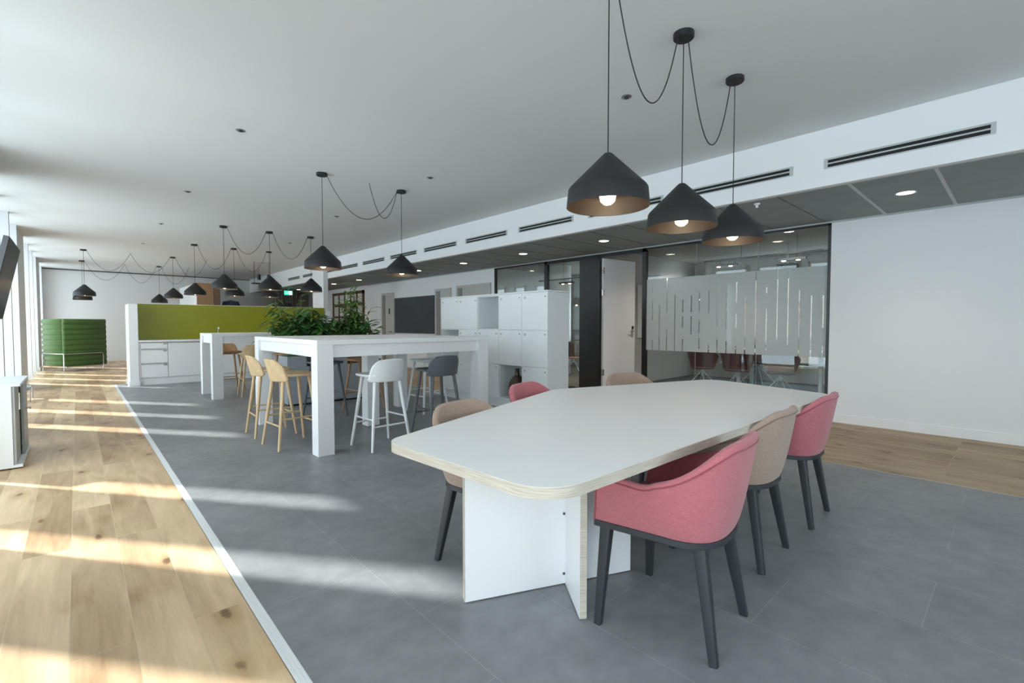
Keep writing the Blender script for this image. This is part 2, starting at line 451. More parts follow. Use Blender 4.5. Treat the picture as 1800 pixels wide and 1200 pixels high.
def B(*a): return MB().box(*a)
def tag(o, label, cat, group=None):
    o['label'] = label; o['category'] = cat
    if group: o['group'] = group
    return o
def thing(name, label, cat, loc=(0,0,0), rz=0.0, group=None):
    o = bpy.data.objects.new(name, None); COL.objects.link(o)
    o.empty_display_size = 0.1
    o.location = loc; o.rotation_euler = (0, 0, rz)
    return tag(o, label, cat, group)
def struct(mb, name, m, **k):
    o = mb.build(name, m, smooth=k.pop('smooth', False), **k); o['kind'] = 'structure'; return o
def dup(o, parent=None):
    c = o.copy(); COL.objects.link(c)
    if parent is not None: c.parent = parent; c.matrix_parent_inverse = o.matrix_parent_inverse.copy()
    for ch in [x for x in KIDS.get(o.name, [])]: dup_child(ch, c)
    return c
def dup_child(ch, par):
    c = ch.copy(); COL.objects.link(c); c.parent = par
    for g in KIDS.get(ch.name, []): dup_child(g, c)
KIDS = {}
def freeze(root):
    for o in list(bpy.data.objects):
        if o.parent is not None:
            KIDS.setdefault(o.parent.name, [])
            if o not in KIDS[o.parent.name]: KIDS[o.parent.name].append(o)
def dup_at(root, loc, rz, label, group=None):
    freeze(root)
    c = dup(root); c.location = loc; c.rotation_euler = (0, 0, rz); c['label'] = label
    if group: c['group'] = group
    return c

# ================================================================== SETTING
YB, YE = -4.2, 20.95
XI, XO = -0.76, -1.40          # inner / outer plane of the window wall
H = 3.02
XS, XW = 5.10, 6.985           # soffit front, right wall
struct(B(XO-0.2, 5.2, YB, YE+0.2, -0.12, 0.0), 'floor', 'wood')
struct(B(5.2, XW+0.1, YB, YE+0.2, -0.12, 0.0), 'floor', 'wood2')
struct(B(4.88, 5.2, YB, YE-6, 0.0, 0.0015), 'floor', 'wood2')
struct(B(0.56, 4.88, YB, 12.45, -0.01, 0.003), 'floor', 'vinyl')
# white edge profile between oak and vinyl, three ridges
mb = MB()
for i in range(3): mb.box(0.520+i*0.014, 0.5315+i*0.014, YB, 12.45, 0.0, 0.0055)
mb.box(0.520, 0.562, YB, 12.45, 0.0, 0.0042)
struct(mb, 'trim_1', 'strip')
struct(B(4.872, 4.888, YB, 14.0, 0.0, 0.005), 'trim_2', mat('oak_edge_profile', (0.50, 0.44, 0.36), 0.5))
struct(B(0.52, 0.90, 12.44, 12.48, 0.0, 0.005), 'trim_3', 'strip')
struct(B(XO-0.2, XS+0.06, YB, YE+0.2, H, H+0.25), 'ceiling', 'ceil')
# soffit: white fascia, pale lip and the grey panels above the corridor
struct(B(XS, XS+0.06, YB, YE, 2.50, H), 'trim_4', 'wall')
struct(B(XS+0.06, XS+0.095, YB, YE, 2.50, 2.54), 'trim_5', 'ventf')
mb = MB(); mb.box(XS+0.06, XW+0.1, YB, YE, 2.515, 2.60)
struct(mb, 'ceiling', 'soff')
mb = MB()
for i in range(-5, 2): mb.box(XS+0.09, XW, 0.517+i*0.6-0.014, 0.517+i*0.6+0.014, 2.511, 2.52)
struct(mb, 'trim_6', 'soffj')
mb = MB()
for i in range(2, 34): mb.box(XS+0.09, XW, 0.517+i*0.6-0.004, 0.517+i*0.6+0.004, 2.512, 2.52)
struct(mb, 'trim_7', 'soffd')
struct(B(XS+0.06, XW+0.1, YB, YE, 2.60, H+0.25), 'ceiling', 'ceil')
# window wall: deep fins, every fourth bay closed
open_a = sorted([2.96 + 5.44*k + d for k in range(-1, 4) for d in (0, 1.36, 2.72) if 2.96+5.44*k+d < 20])
mb = MB(); y = YB
wins = []
for a in open_a:
    if a - y > 0.02: mb.box(XO, XI, y, a, 0, H)
    wins.append((a, a+1.22)); y = a + 1.22
mb.box(XO, XI, y, YE, 0, H)
struct(mb, 'wall_left', mat('grey_white_plaster', (0.62, 0.64, 0.65), 0.85, var=0.012, scale=2))
mb = MB()
yy = YB
for a, b_ in wins:
    if a-yy > 0.02: mb.box(XI, XI+0.012, yy, a, 0, 0.09)
    yy = b_
mb.box(XI, XI+0.012, yy, YE, 0, 0.09)
struct(mb, 'baseboard_left', 'white')
for n, (a, b_) in enumerate(wins):
    mb = MB()
    mb.box(XO, XO+0.06, a, a+0.05, 0, H); mb.box(XO, XO+0.06, b_-0.05, b_, 0, H)
    mb.box(XO, XO+0.06, a, b_, 0, 0.05); mb.box(XO, XO+0.06, a, b_, H-0.06, H)
    w = struct(mb, 'window_%d' % (n+1), 'white')
    g = B(XO+0.02, XO+0.03, a+0.05, b_-0.05, 0.05, H-0.06).build('pane', 'wglass', w, smooth=False)
# walls
struct(B(XO, 12, YE, YE+0.2, 0, H), 'wall_back', 'wall')
struct(B(XI, 4.9, YE-0.012, YE, 0, 0.12), 'baseboard_back', 'white')
struct(B(XI, 6.9, YE-0.05, YE, H-0.035, H-0.005), 'trim_8', mat('shadow_gap_track', (0.10, 0.11, 0.11), 0.6))
struct(B(XW, XW+0.10, YB, 1.655, 0, 2.515), 'wall_right', 'wall')
struct(B(XW, XW+0.10, 8.154, YE, 0, 2.515), 'wall_right', 'wall')
struct(B(XW, XW+0.10, 1.655, 8.154, 2.505, 2.62), 'wall_right', 'wall')
struct(B(XW-0.012, XW, YB, 1.64, 0, 0.105), 'baseboard_right', 'white')
mb = MB()
for p, q in ((8.17, 9.80), (10.60, 12.70), (13.50, YE)): mb.box(XW-0.012, XW, p, q, 0, 0.105)
struct(mb, 'baseboard_right', 'white')
struct(B(XW-0.025, XW, YB, 14.5, 2.497, 2.517), 'trim_9', 'ventf')
mb = MB()
mb.box(XO, 0.6, YB-0.2, YB, 0, H); mb.box(4.6, 7.2, YB-0.2, YB, 0, H); mb.box(0.6, 4.6, YB-0.2, YB, 0, 0.8); mb.box(0.6, 4.6, YB-0.2, YB, 2.7, H)
struct(mb, 'wall_front_unseen', 'wall')  # unseen wall, added to cut the light from behind the camera
mb = MB()
for x in (0.6, 1.9, 3.2, 4.55): mb.box(x, x+0.05, YB-0.15, YB-0.09, 0.8, 2.7)
w = struct(mb, 'window_30', 'white')  # unseen window, added to let fill light in from behind the camera
B(0.6, 4.6, YB-0.13, YB-0.12, 0.8, 2.7).build('pane', 'wglass', w, smooth=False)
# ---- glazed partition
def pbox(m_, y0, y1, z0, z1, name, d=0.05, x=None):
    x = XW+0.02 if x is None else x
    return B(x, x+d, y0, y1, z0, z1)
mb = MB()
X0, X1 = XW-0.004, XW+0.06
mb.box(X0, X1, 1.655, 1.69, 0, 2.505)
mb.box(X0, X1, 1.655, 4.27, 2.468, 2.505)
mb.box(X0, X1, 1.655, 4.27, 0, 0.035)
mb.box(X0, X1, 4.27, 4.345, 0, 2.505)
mb.box(X0, X1, 4.27, 6.60, 2.435, 2.505)
mb.box(X0, X1, 5.225, 5.27, 0, 2.505)
mb.box(X0, X1, 6.517, 6.60, 0, 2.505)
mb.box(X0, X1, 5.68, 6.52, 0, 0.035)
mb.box(X0, X1, 6.6, 8.154, 2.468, 2.505)
mb.box(X0, X1, 6.6, 8.154, 0, 0.035)
mb.box(X0, X1, 8.115, 8.154, 0, 2.505)
struct(mb, 'trim_10', 'frame', bevel=0.002)
struct(B(XW-0.006, XW+0.08, 5.27, 5.683, 0, 2.44), 'wall_partition', 'dpanel')
def glazing(n, y0, y1, joints):
    w = bpy.data.objects.new('window_%d' % n, None); COL.objects.link(w); w['kind'] = 'structure'
    ys = [y0] + joints + [y1]
    for p, q in zip(ys[:-1], ys[1:]):
        B(XW+0.022, XW+0.032, p+0.0015, q-0.0015, 0.035, 2.468).build('pane', 'glass', w, smooth=False)
    if joints:
        mb = MB()
        for j in joints: mb.box(XW+0.0215, XW+0.0325, j-0.0015, j+0.0015, 0.035, 2.468)
        mb.build('pane_joint', 'ventf', w, smooth=False)
    return w
nw = len(wins)
g1 = glazing(nw+1, 1.69, 4.27, [2.53, 3.42])
g2 = glazing(nw+2, 5.683, 6.517, [])
g3 = glazing(nw+3, 6.60, 8.115, [7.52])
# frosted film with clear slots, just in front of the first glazing
slots = [(4.157, .8, .97, 1.3, 1.62, 1.75, 1.86), (4.033, .8, 1.55), (3.901, .8, 1.16, 1.42, 1.97), (3.763, .8, 1.70), (3.629, .8, 1.0, 1.18, 1.36, 1.42, 1.62),
         (3.489, 1.08, 1.36, 1.42, 1.68), (3.362, .86, 1.02, 1.10, 1.30, 1.42, 1.72), (3.212, .8, .93, 1.40, 1.74), (3.083, .8, 1.0, 1.20, 1.42, 1.42, 1.98),
         (2.949, .8, .98, 1.16, 1.42, 1.44, 1.82), (2.811, .8, .92, 1.18, 1.38, 1.55, 1.95), (2.685, .8, 1.62), (2.547, .8, 1.97), (2.406, .8, 1.44, 1.66, 1.74),
         (2.27, 1.02, 1.97), (2.137, .95, 1.96), (2.002, .8, 1.68), (1.864, .8, 1.60), (1.731, .8, .95, 1.18, 1.60)]
zb, zt = 0.805, 1.975
mb = MB(); xx = XW+0.019; sw = 0.007
ys = 1.69
def fq(y0, y1, z0, z1):
    if z1-z0 > 1e-4 and y1-y0 > 1e-4: mb.box(xx, xx+0.0008, y0, y1, z0, z1)
for s in sorted(slots):
    c = s[0]; fq(ys, c-sw, zb, zt)
    segs = sorted(zip(s[1::2], s[2::2])); z = zb
    for (p, q) in segs:
        fq(c-sw, c+sw, z, p); z = max(z, q)
    fq(c-sw, c+sw, z, zt); ys = c+sw
fq(ys, 4.27, zb, zt)
o = mb.build('frosted_film', 'frost', g1, smooth=False)
o['label'] = 'frosted band with clear vertical slots'

# ---- open meeting-room door
d = bpy.data.objects.new('door_1', None); COL.objects.link(d); d['kind'] = 'structure'
d.location = (XW+0.06, 5.222, 0); d.rotation_euler = (0, 0, R(84.5) - PI/2 + 0.0)
# local: leaf runs along +X
o = B(0.0, 0.90, -0.045, 0.0, 0.01, 2.43).build('door_leaf', 'white', d, smooth=False, bevel=0.003)
mb = MB(); mb.box(0.80, 0.845, -0.053, -0.045, 0.98, 1.20); mb.build('handle_plate', 'steel', d, smooth=False)
mb = MB(); mb.tube([(0.82, -0.05, 1.10), (0.82, -0.10, 1.10), (0.70, -0.10, 1.10)], 0.010); mb.build('door_handle', 'steel', d)
mb = MB(); mb.box(0.807, 0.838, -0.066, -0.053, 1.14, 1.20); mb.build('lock_reader', 'black', d, smooth=False)
for z in (0.30, 1.75, 2.15):
    B(-0.03, 0.012, -0.062, -0.03, z, z+0.11).build('hinge', 'chrome', d, smooth=False)

# ---- meeting room behind the glass
MX, MY0, MY1 = 11.1, -1.0, 5.47
struct(B(XW+0.1, MX, MY0, MY1, -0.1, 0.0), 'floor', 'carpet')
struct(B(XW+0.1, MX, MY1, MY1+0.14, 0, 2.75), 'wall_meeting_room', 'mwall')
struct(B(XW+0.1, MX, MY1-0.012, MY1, 0, 0.11), 'baseboard_meeting_room', 'mwall')
struct(B(XW+0.1, MX, MY0-0.1, MY0, 0, 2.75), 'wall_front_unseen', 'mwall')
struct(B(XW+0.1, MX+0.3, MY0, 9.4, 2.70, 2.80), 'ceiling', 'mceil')
mb = MB(); mb.box(MX, MX+0.2, MY0, 5.6, 0, 0.37); mb.box(MX, MX+0.2, MY0, 5.6, 2.2, 2.75)
mb.box(MX, MX+0.2, 4.75, 5.6, 0.37, 2.2); mb.box(MX, MX+0.2, MY0, -0.4, 0.37, 2.2)
struct(mb, 'wall_far_right', 'mwall')
struct(B(MX-0.16, MX+0.02, -0.4, 4.75, 0.33, 0.37), 'trim_11', 'white')
mb = MB()
for y in (-0.4, 0.9, 2.2, 3.45, 4.70): mb.box(MX+0.05, MX+0.10, y, y+0.05, 0.37, 2.2)
mb.box(MX+0.05, MX+0.10, -0.4, 4.75, 0.37, 0.42)
w = struct(mb, 'window_%d' % (nw+4), 'frame')
B(MX+0.06, MX+0.07, -0.4, 4.75, 0.42, 2.2).build('pane', 'wglass', w, smooth=False)
mb = MB(); mb.box(13.2, 13.4, -5, 5.4, -1, 3.3)
o = mb.build('neighbouring_facade', 'facade', smooth=False); tag(o, 'dark brown building facade seen through the meeting room window, below the frosted band', 'building')
# room behind the lockers
struct(B(XW+0.1, MX, 5.61, 9.4, -0.1, 0.0), 'floor', 'carpetb')
struct(B(XW+0.1, MX, 9.3, 9.4, 0, 2.75), 'wall_side_room', 'mwall')
mb = MB(); mb.box(MX, MX+0.2, 5.61, 9.4, 0, 0.8); mb.box(MX, MX+0.2, 5.61, 9.4, 2.3, 2.75); mb.box(MX, MX+0.2, 5.61, 5.8, 0.8, 2.3); mb.box(MX, MX+0.2, 8.6, 9.4, 0.8, 2.3)
struct(mb, 'wall_side_room_far', 'mwall')
mb = MB()
for y in (5.8, 7.2, 8.55): mb.box(MX+0.05, MX+0.10, y, y+0.05, 0.8, 2.3)
w = struct(mb, 'window_31', 'frame')  # unseen window, added to brighten the room behind the lockers
B(MX+0.06, MX+0.07, 5.8, 8.6, 0.8, 2.3).build('pane', 'wglass', w, smooth=False)
o = MB().lathe([(0.27, 0), (0.27, 2.7)], (9.0, 7.95, 0), 32, True); struct(o, 'trim_12', 'white', smooth=True)

# ---- column, partition wall of the kitchen
struct(B(4.98, 5.11, 13.0, 13.8, 0, H), 'wall_column', 'wall', bevel=0.004)
mb = MB(); mb.box(0.90, 4.86, 12.62, 12.76, 0, 1.675); 
struct(mb, 'wall_kitchen', 'wall', bevel=0.004)
struct(B(0.75, 0.898, 11.98, 12.76, 0, 1.64), 'wall_kitchen_end', 'wall', bevel=0.004)
struct(MB().box(0.735, 0.91, 11.965, 12.77, 0.003, 0.10), 'baseboard_kitchen', 'white')

# ---- doors etc. on the right wall
def wall_door(n, y0, y1, zt_, slanted=True):
    r = bpy.data.objects.new('door_%d' % n, None); COL.objects.link(r); r['kind'] = 'structure'
    mb = MB(); x = XW-0.03
    mb.box(x, XW, y0-0.06, y0, 0, zt_+0.06); mb.box(x, XW, y1, y1+0.06, 0, zt_+0.06); mb.box(x, XW, y0, y1, zt_, zt_+0.06)
    mb.build('door_frame', 'doorg', r, smooth=False)
    B(XW-0.012, XW-0.002, y0, y1, 0, zt_).build('door_leaf', 'doorg', r, smooth=False)
    B(XW-0.028, XW-0.010, y1-0.16, y1, 0, zt_).build('door_reveal', 'jamb', r, smooth=False)
    mb = MB(); mb.tube([(XW-0.01, y0+0.08, 1.02), (XW-0.06, y0+0.08, 1.02), (XW-0.06, y0+0.2, 1.02)], 0.01)
    mb.build('door_handle', 'steel', r)
    return r
wall_door(2, 12.80, 13.45, 2.13)
wall_door(3, 9.88, 10.48, 2.10)
wall_door(4, 8.32, 9.52, 2.13)
o = B(XW-0.03, XW-0.001, 10.57, 12.68, 0.985, 2.01).build('blackboard', 'bb', smooth=False, bevel=0.003)
tag(o, 'dark grey square blackboard hanging on the right wall between two doors', 'blackboard')
o = B(XW-0.018, XW-0.004, 13.0, 13.06, 1.55, 1.72).build('door_sign', 'black', smooth=False)
tag(o, 'small dark sign on the door left of the blackboard', 'sign')
# brown grid shelf
r = thing('grid_shelf', 'brown wooden grid frame on the far right wall behind the plants', 'shelf', (XW, 14.72, 1.06))
mb = MB()
for k in range(6): mb.box(-0.05, 0, k*0.488, k*0.488+(0.09 if k in (0, 5) else 0.05), 0, 1.31)
for k, t in ((0, .09), (1, .07), (2, .10), (3, .09)): mb.box(-0.05, 0, 0, 2.50, k*0.405, k*0.405+t)
mb.build('shelf_frame', 'rust', r, smooth=False)
B(-0.02, -0.005, 0.03, 2.48, 0.03, 1.28).build('back_panel', mat('cream_card', (0.62, 0.61, 0.57), 0.8, var=0.2, scale=9), r, smooth=False)

# ---- things near the far wall
r = thing('wood_clad_cabin', 'white cabin with wood-panelled front far behind the lime partition', 'cabin', (2.69, 17.0, 0))
B(0, 0.63, 0.03, 3.2, 0, 2.50).build('cabin_body', 'wall', r, smooth=False)
mb = MB()
for k in range(8): mb.box(0.005+k*0.054, 0.056+k*0.054, 0, 0.03, 0, 2.5)
mb.build('wood_panel', 'slat', r, smooth=False)
o = B(0.445, 0.62, 0, 0.03, 0, 2.5).build('wood_panel', 'slatd', r, smooth=False); o['label'] = 'darker wood panel'
r = thing('high_armchair', 'navy high-backed chair beside the wood-clad cabin', 'chair', (3.66, 17.3, 0))
mb = MB(); mb.lathe([(0.30, 0.35), (0.32, 0.9), (0.30, 1.7), (0.22, 1.97), (0.0, 2.02)], (0, 0, 0), 20)
mb.build('backrest', 'navy', r)
MB().lathe([(0.0, 0.30), (0.28, 0.30), (0.30, 0.42), (0.0, 0.46)], (0, -0.02, 0), 20).build('seat', 'navy', r)
for sx in (-1, 1):
    for sy in (-1, 1): MB().cone((sx*0.2, sy*0.2, 0), (sx*0.16, sy*0.16, 0.32), 0.012, 0.016, 8).build('leg', 'steel', r)
# curtain along the corridor end
mb = MB(); rows = []
n = 120
for z in (0.05, 2.48):
    rows.append([(5.62 + 1.30*i/n, 19.6 + 0.045*math.sin(i*0.9), z) for i in range(n+1)])
mb.grid(rows)
o = mb.build('curtain', 'curt', solid=0.01); tag(o, 'taupe floor-length curtain at the far end of the corridor', 'curtain')
o = B(5.0, 5.6, 17.6, 17.68, 0, 2.0).build('room_divider', mat('dark_divider', (0.035, 0.038, 0.035), 0.7), smooth=False)
tag(o, 'dark divider panel under the green exit sign', 'divider')
r = thing('glass_door', 'black framed glass door beside the white column, far away', 'door', (6.62, 18.0, 0))
mb = MB(); mb.box(0, 0.06, 0, 0.05, 0, 2.35); mb.box(0.30, 0.345, 0, 0.05, 0, 2.35); mb.box(0, 0.345, 0, 0.05, 2.29, 2.35)
mb.build('door_frame', 'frame', r, smooth=False)
B(0.06, 0.30, 0.02, 0.03, 0, 2.29).build('pane', 'dpanel', r, smooth=False)
# exit sign (running figure, arrow and door)
r = thing('exit_sign', 'small lit green exit sign hanging below the grey ceiling', 'sign', (5.35, 17.5, 2.27))
B(0, 0.27, 0, 0.04, 0, 0.15).build('sign_box', 'exitg', r, smooth=False)
mb = MB(); mb.box(0.15, 0.245, -0.004, 0, 0.02, 0.13)
mb.build('door_symbol', 'exitw', r, smooth=False)
mb = MB(); mb.box(0.03, 0.085, -0.004, 0, 0.068, 0.082); mb.add([(0.085, -0.004, 0.05), (0.085, -0.004, 0.10), (0.12, -0.004, 0.075)], [(0, 1, 2)])
mb.build('arrow', 'exitw', r, smooth=False)
mb = MB(); mb.lathe([(0, -0.010), (0.010, 0), (0, 0.010)], (0.195, -0.006, 0.112), 8); mb.box(0.185, 0.205, -0.007, -0.004, 0.06, 0.10)
mb.tube([(0.19, -0.006, 0.062), (0.175, -0.006, 0.03)], 0.004, 6); mb.tube([(0.20, -0.006, 0.062), (0.215, -0.006, 0.03)], 0.004, 6)
mb.build('running_figure', 'exitg', r)
MB().cone((0.135, 0.02, 0.15), (0.135, 0.02, 0.245), 0.006, 0.006, 8).build('hanger', 'steel', r)
# track with spots
r = thing('track_light', 'two small black cylinder spotlights hanging from one ceiling bar behind the far pendants', 'lamp', (3.9, 15.0, H))
B(-0.03, 0.29, -0.012, 0.012, -0.012, 0).build('track', 'steel', r, smooth=False)
for sx in (-0.0, 0.26):
    mb = MB(); mb.cone((sx, 0, -0.012), (sx, 0, -0.34), 0.003, 0.003, 8); mb.cone((sx, 0, -0.34), (sx, 0, -0.50), 0.045, 0.05, 16)
    mb.build('spotlight', 'frame', r)
o = B(3.72, 3.98, 14.9, 15.1, 2.40, 2.43).build('hanging_shelf', 'black', smooth=False)
MB().cone((0,0,0),(0,0,0.59),0.006,0.006,6).build('hanger', 'black', o).location = (3.78, 15.0, 2.43)
tag(o, 'thin black shelf board hanging under the two spotlights', 'shelf')
o = B(4.87, 5.0, 12.58, 12.66, 1.44, 1.60).build('paper_box', 'white', smooth=False, bevel=0.01)
B(0.02, 0.11, -0.006, 0, 0.03, 0.13).build('box_front', 'wall', o, smooth=False).location = (4.87, 12.58, 1.44)
tag(o, 'small white box on the end of the kitchen partition behind the leaves', 'box')
o['category'] = 'box'
B(4.80, 5.02, 12.55, 12.8, 0, 1.44).build('shelf_post', 'white', None, smooth=False, bevel=0.004)
o = bpy.data.objects['shelf_post']; tag(o, 'white post at the right end of the lime partition, under the small box', 'post')

# ================================================================== KITCHEN
KG = 'kitchen base units under the white worktop'
def base_unit(x0, x1, kind, label):
    r = thing('base_cabinet', label, 'cabinet', (x0, 12.0, 0.0), 0, KG)
    w = x1-x0
    B(0.002, w-0.002, 0.022, 0.60, 0.15, 0.872).build('carcass', 'white', r, smooth=False)
    B(0, w, 0.03, 0.06, 0.003, 0.15).build('plinth', 'white', r, smooth=False)
    if kind == 'drawers':
        for z0, z1 in ((0.152, 0.435), (0.447, 0.728), (0.742, 0.865)):
            dr = B(0.004, w-0.004, 0, 0.02, z0, z1-0.012).build('drawer', 'white', r, smooth=False, bevel=0.002)
            mb = MB(); mb.box(0.01, w-0.10, -0.012, 0.018, z1-0.012, z1-0.004); mb.box(w-0.075, w-0.02, -0.016, 0.01, z1-0.045, z1-0.004)
            mb.build('drawer_grip', 'steel', dr, smooth=False)
    else:
        dr = B(0.004, w-0.004, 0, 0.02, 0.152, 0.853).build('door', 'white', r, smooth=False, bevel=0.002)
        B(0.02, w-0.02, -0.008, 0.018, 0.853, 0.860).build('door_grip', 'steel', dr, smooth=False)
    return r
r = B(0.90, 0.928, 12.0, 12.60, 0.003, 0.872).build('filler_panel', 'white', smooth=False)
tag(r, 'narrow white filler strip between partition post and drawer unit', 'panel')
base_unit(0.928, 1.375, 'drawers', 'white kitchen drawer unit with three drawers, leftmost below the lime panel')
base_unit(1.375, 1.985, 'door', 'white kitchen door unit directly right of the drawer unit')
base_unit(1.985, 2.590, 'door', 'white kitchen door unit half hidden by the far high table leg')
base_unit(2.590, 3.20, 'door', 'white kitchen door unit behind the two oak stools')
base_unit(3.20, 4.0, 'door', 'white kitchen door unit hidden mostly behind the planter, second from right')
base_unit(4.0, 4.85, 'door', 'rightmost white kitchen door unit, behind the planter')
o = B(0.90, 4.86, 11.975, 12.615, 0.876, 0.908).build('worktop', 'lam', smooth=False, bevel=0.003)
tag(o, 'long white kitchen worktop in front of the lime green splashback', 'worktop')
o = B(0.905, 4.85, 12.596, 12.618, 0.91, 1.665).build('splashback', 'green', smooth=False)
tag(o, 'long lime green glass splashback above the kitchen worktop', 'splashback')
r = thing('kitchen_tap', 'small chrome tap standing on the kitchen worktop against the lime panel', 'tap', (2.37, 12.50, 0.908))
MB().lathe([(0.03, 0), (0.03, 0.015), (0.014, 0.02), (0.014, 0.05)], n=16, close=True).build('tap_base', 'chrome', r)
mb = MB(); mb.tube([(0, 0, 0.03), (0, 0, 0.24), (0, -0.03, 0.28), (0, -0.08, 0.29), (0, -0.12, 0.26), (0, -0.125, 0.22)], 0.011)
mb.build('spout', 'chrome', r)
MB().cone((0.0, 0, 0.06), (0.05, 0, 0.09), 0.006, 0.006, 8).build('lever', 'chrome', r)

# ================================================================== HIGH TABLES
def high_table(loc, w, dpt, label, mid):
    r = thing('high_table', label, 'table', loc)
    zt_ = 1.08
    B(0, w, 0, dpt, zt_-0.045, zt_).build('tabletop', 'white', r, smooth=False, bevel=0.003)
    mb = MB(); i = 0.03; a = 0.12
    mb.box(i+0.1, w-i-0.1, i, i+0.03, zt_-0.045-a, zt_-0.045); mb.box(i+0.1, w-i-0.1, dpt-i-0.03, dpt-i, zt_-0.045-a, zt_-0.045)
    mb.box(i, i+0.03, i+0.1, dpt-i-0.1, zt_-0.045-a, zt_-0.045); mb.box(w-i-0.03, w-i, i+0.1, dpt-i-0.1, zt_-0.045-a, zt_-0.045)
    mb.build('apron', 'white', r, smooth=False, bevel=0.002)
    L_ = 0.152
    ps = [(0.0, 0.0), (w-L_, 0.0), (0.0, dpt-L_), (w-L_, dpt-L_)]
    if mid: ps.append((w/2-L_/2, dpt/2-L_/2))
    for (x, y) in ps:
        B(x, x+L_, y, y+L_, 0.003, zt_-0.045).build('leg', 'white', r, smooth=False, bevel=0.003)
    return r
high_table((1.603, 4.357, 0), 2.03, 2.05, 'large square white high table with thick legs, nearer of the two', True)
high_table((1.598, 8.877, 0), 2.03, 1.0, 'white high table farther back, in front of the kitchen', False)

# ================================================================== BAR STOOLS
def make_stool(woodkey, label):
    r = thing('bar_stool', label, 'stool')
    # seat faces +y locally
    sh = 0.735
    outl = []
    n = 48
    for i in range(n):
        t = 2*PI*i/n; c, s_ = math.cos(t), math.sin(t)
        ex = 0.42
        x = 0.205*math.copysign(abs(c)**ex, c); y = 0.185*math.copysign(abs(s_)**ex, s_)
        x *= 1.0 - 0.06*(y/0.185)*-1 if y < 0 else 1.0
        outl.append((x, y+0.01))
    mb = MB(); rows = []
    for k, (sc, z) in enumerate(((0.90, -0.028), (0.985, -0.022), (1.0, -0.008), (0.985, 0.0), (0.9, -0.002), (0.6, -0.008), (0.25, -0.011), (0.01, -0.012))):
        rows.append([(x*sc, y*sc, sh+z) for x, y in outl])
    mb.grid(rows, True); mb.f.append(tuple(range(n-1, -1, -1))); mb.m.append(0)
    mb.build('seat', woodkey, r)
    rows = []
    nv, nu = 22, 20
    for i in range(nv+1):
        v = i/nv
        z = sh - 0.072 + 0.222*v
        hw = 0.205*(1-0.13*v) if v > 0.12 else 0.205*(0.86+0.14*math.sqrt(v/0.12))
        if v > 0.42: hw *= 0.66+0.34*math.sqrt(max(0.0, 1-((v-0.42)/0.58)**2.6))
        row = []
        for j in range(nu+1):
            s_ = -1 + 2*j/nu
            x = hw*s_
            y = -0.190 - 0.055*v + 0.085*(x/0.2)**2
            zz = z - 0.018*(abs(s_)**3)*(v > 0.55)*(v-0.55)/0.45
            row.append((x, y, zz))
        rows.append(row)
    mb = MB(); mb.grid(rows)
    mb.build('backrest', woodkey, r, solid=0.016, bevel=0.0, ang=80)
    for sx in (-1, 1):
        for sy in (-1, 1):
            mb = MB(); mb.tube([(sx*0.212, sy*0.208, 0.003), (sx*0.17, sy*0.165, 0.36), (sx*0.130, sy*0.125, sh-0.026)], [0.0125, 0.0165, 0.0185], 14)
            mb.build('leg', woodkey, r)
    def at(z): k = (z-0.003)/(sh-0.029); return 0.212-0.082*k, 0.208-0.083*k
    mb = MB()
    for sx in (-1, 1):
        for z in (0.30,):
            x, y = at(z); mb.build if False else None
            m2 = MB(); m2.cone((sx*x, -y, z), (sx*x, y, z), 0.009, 0.009, 10); m2.build('rung', woodkey, r)
    for sy, z in ((1, 0.235), (-1, 0.235)):
        x, y = at(z); m2 = MB(); m2.cone((-x, sy*y, z), (x, sy*y, z), 0.009, 0.009, 10); m2.build('rung', woodkey, r)
    return r
SG = 'bar stools around the high tables'
sA = make_stool('oak', 'pale oak bar stool nearest the front left leg of the near high table')
sA.location = (1.585, 5.02, 0.003); sA.rotation_euler = (0, 0, R(-86)); sA['group'] = SG
dup_at(sA, (1.582, 5.71, 0.003), R(-92), 'pale oak bar stool, second one along the left side of the near high table', SG)
sB = make_stool('oakm', 'darker oak bar stool behind the near high table, by its middle leg')
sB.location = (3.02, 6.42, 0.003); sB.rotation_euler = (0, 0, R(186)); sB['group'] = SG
dup_at(sA, (2.22, 8.98, 0.003), R(-4), 'oak bar stool at the front side of the far high table, its back towards us', SG)
dup_at(sB, (2.05, 9.98, 0.003), R(184), 'darker oak bar stool behind the far high table, just right of its front leg', SG)
dup_at(sB, (2.68, 8.62, 0.003), R(5), 'darker oak bar stool before the far high table, left of the planter', SG)
sW = make_stool('stw', 'white bar stool at the front of the near high table, back towards us')
sW.location = (2.235, 4.375, 0.003); sW.rotation_euler = (0, 0, R(3)); sW['group'] = SG
dup_at(sW, (3.63, 5.70, 0.003), R(92), 'white bar stool on the right side of the near high table, facing left', SG)
sG = make_stool('stg', 'grey bar stool at the front right of the near high table')
sG.location = (2.955, 4.44, 0.003); sG.rotation_euler = (0, 0, R(-2)); sG['group'] = SG
dup_at(sG, (2.42, 6.31, 0.003), R(182), 'grey bar stool behind the near high table, in front of the planter', SG)

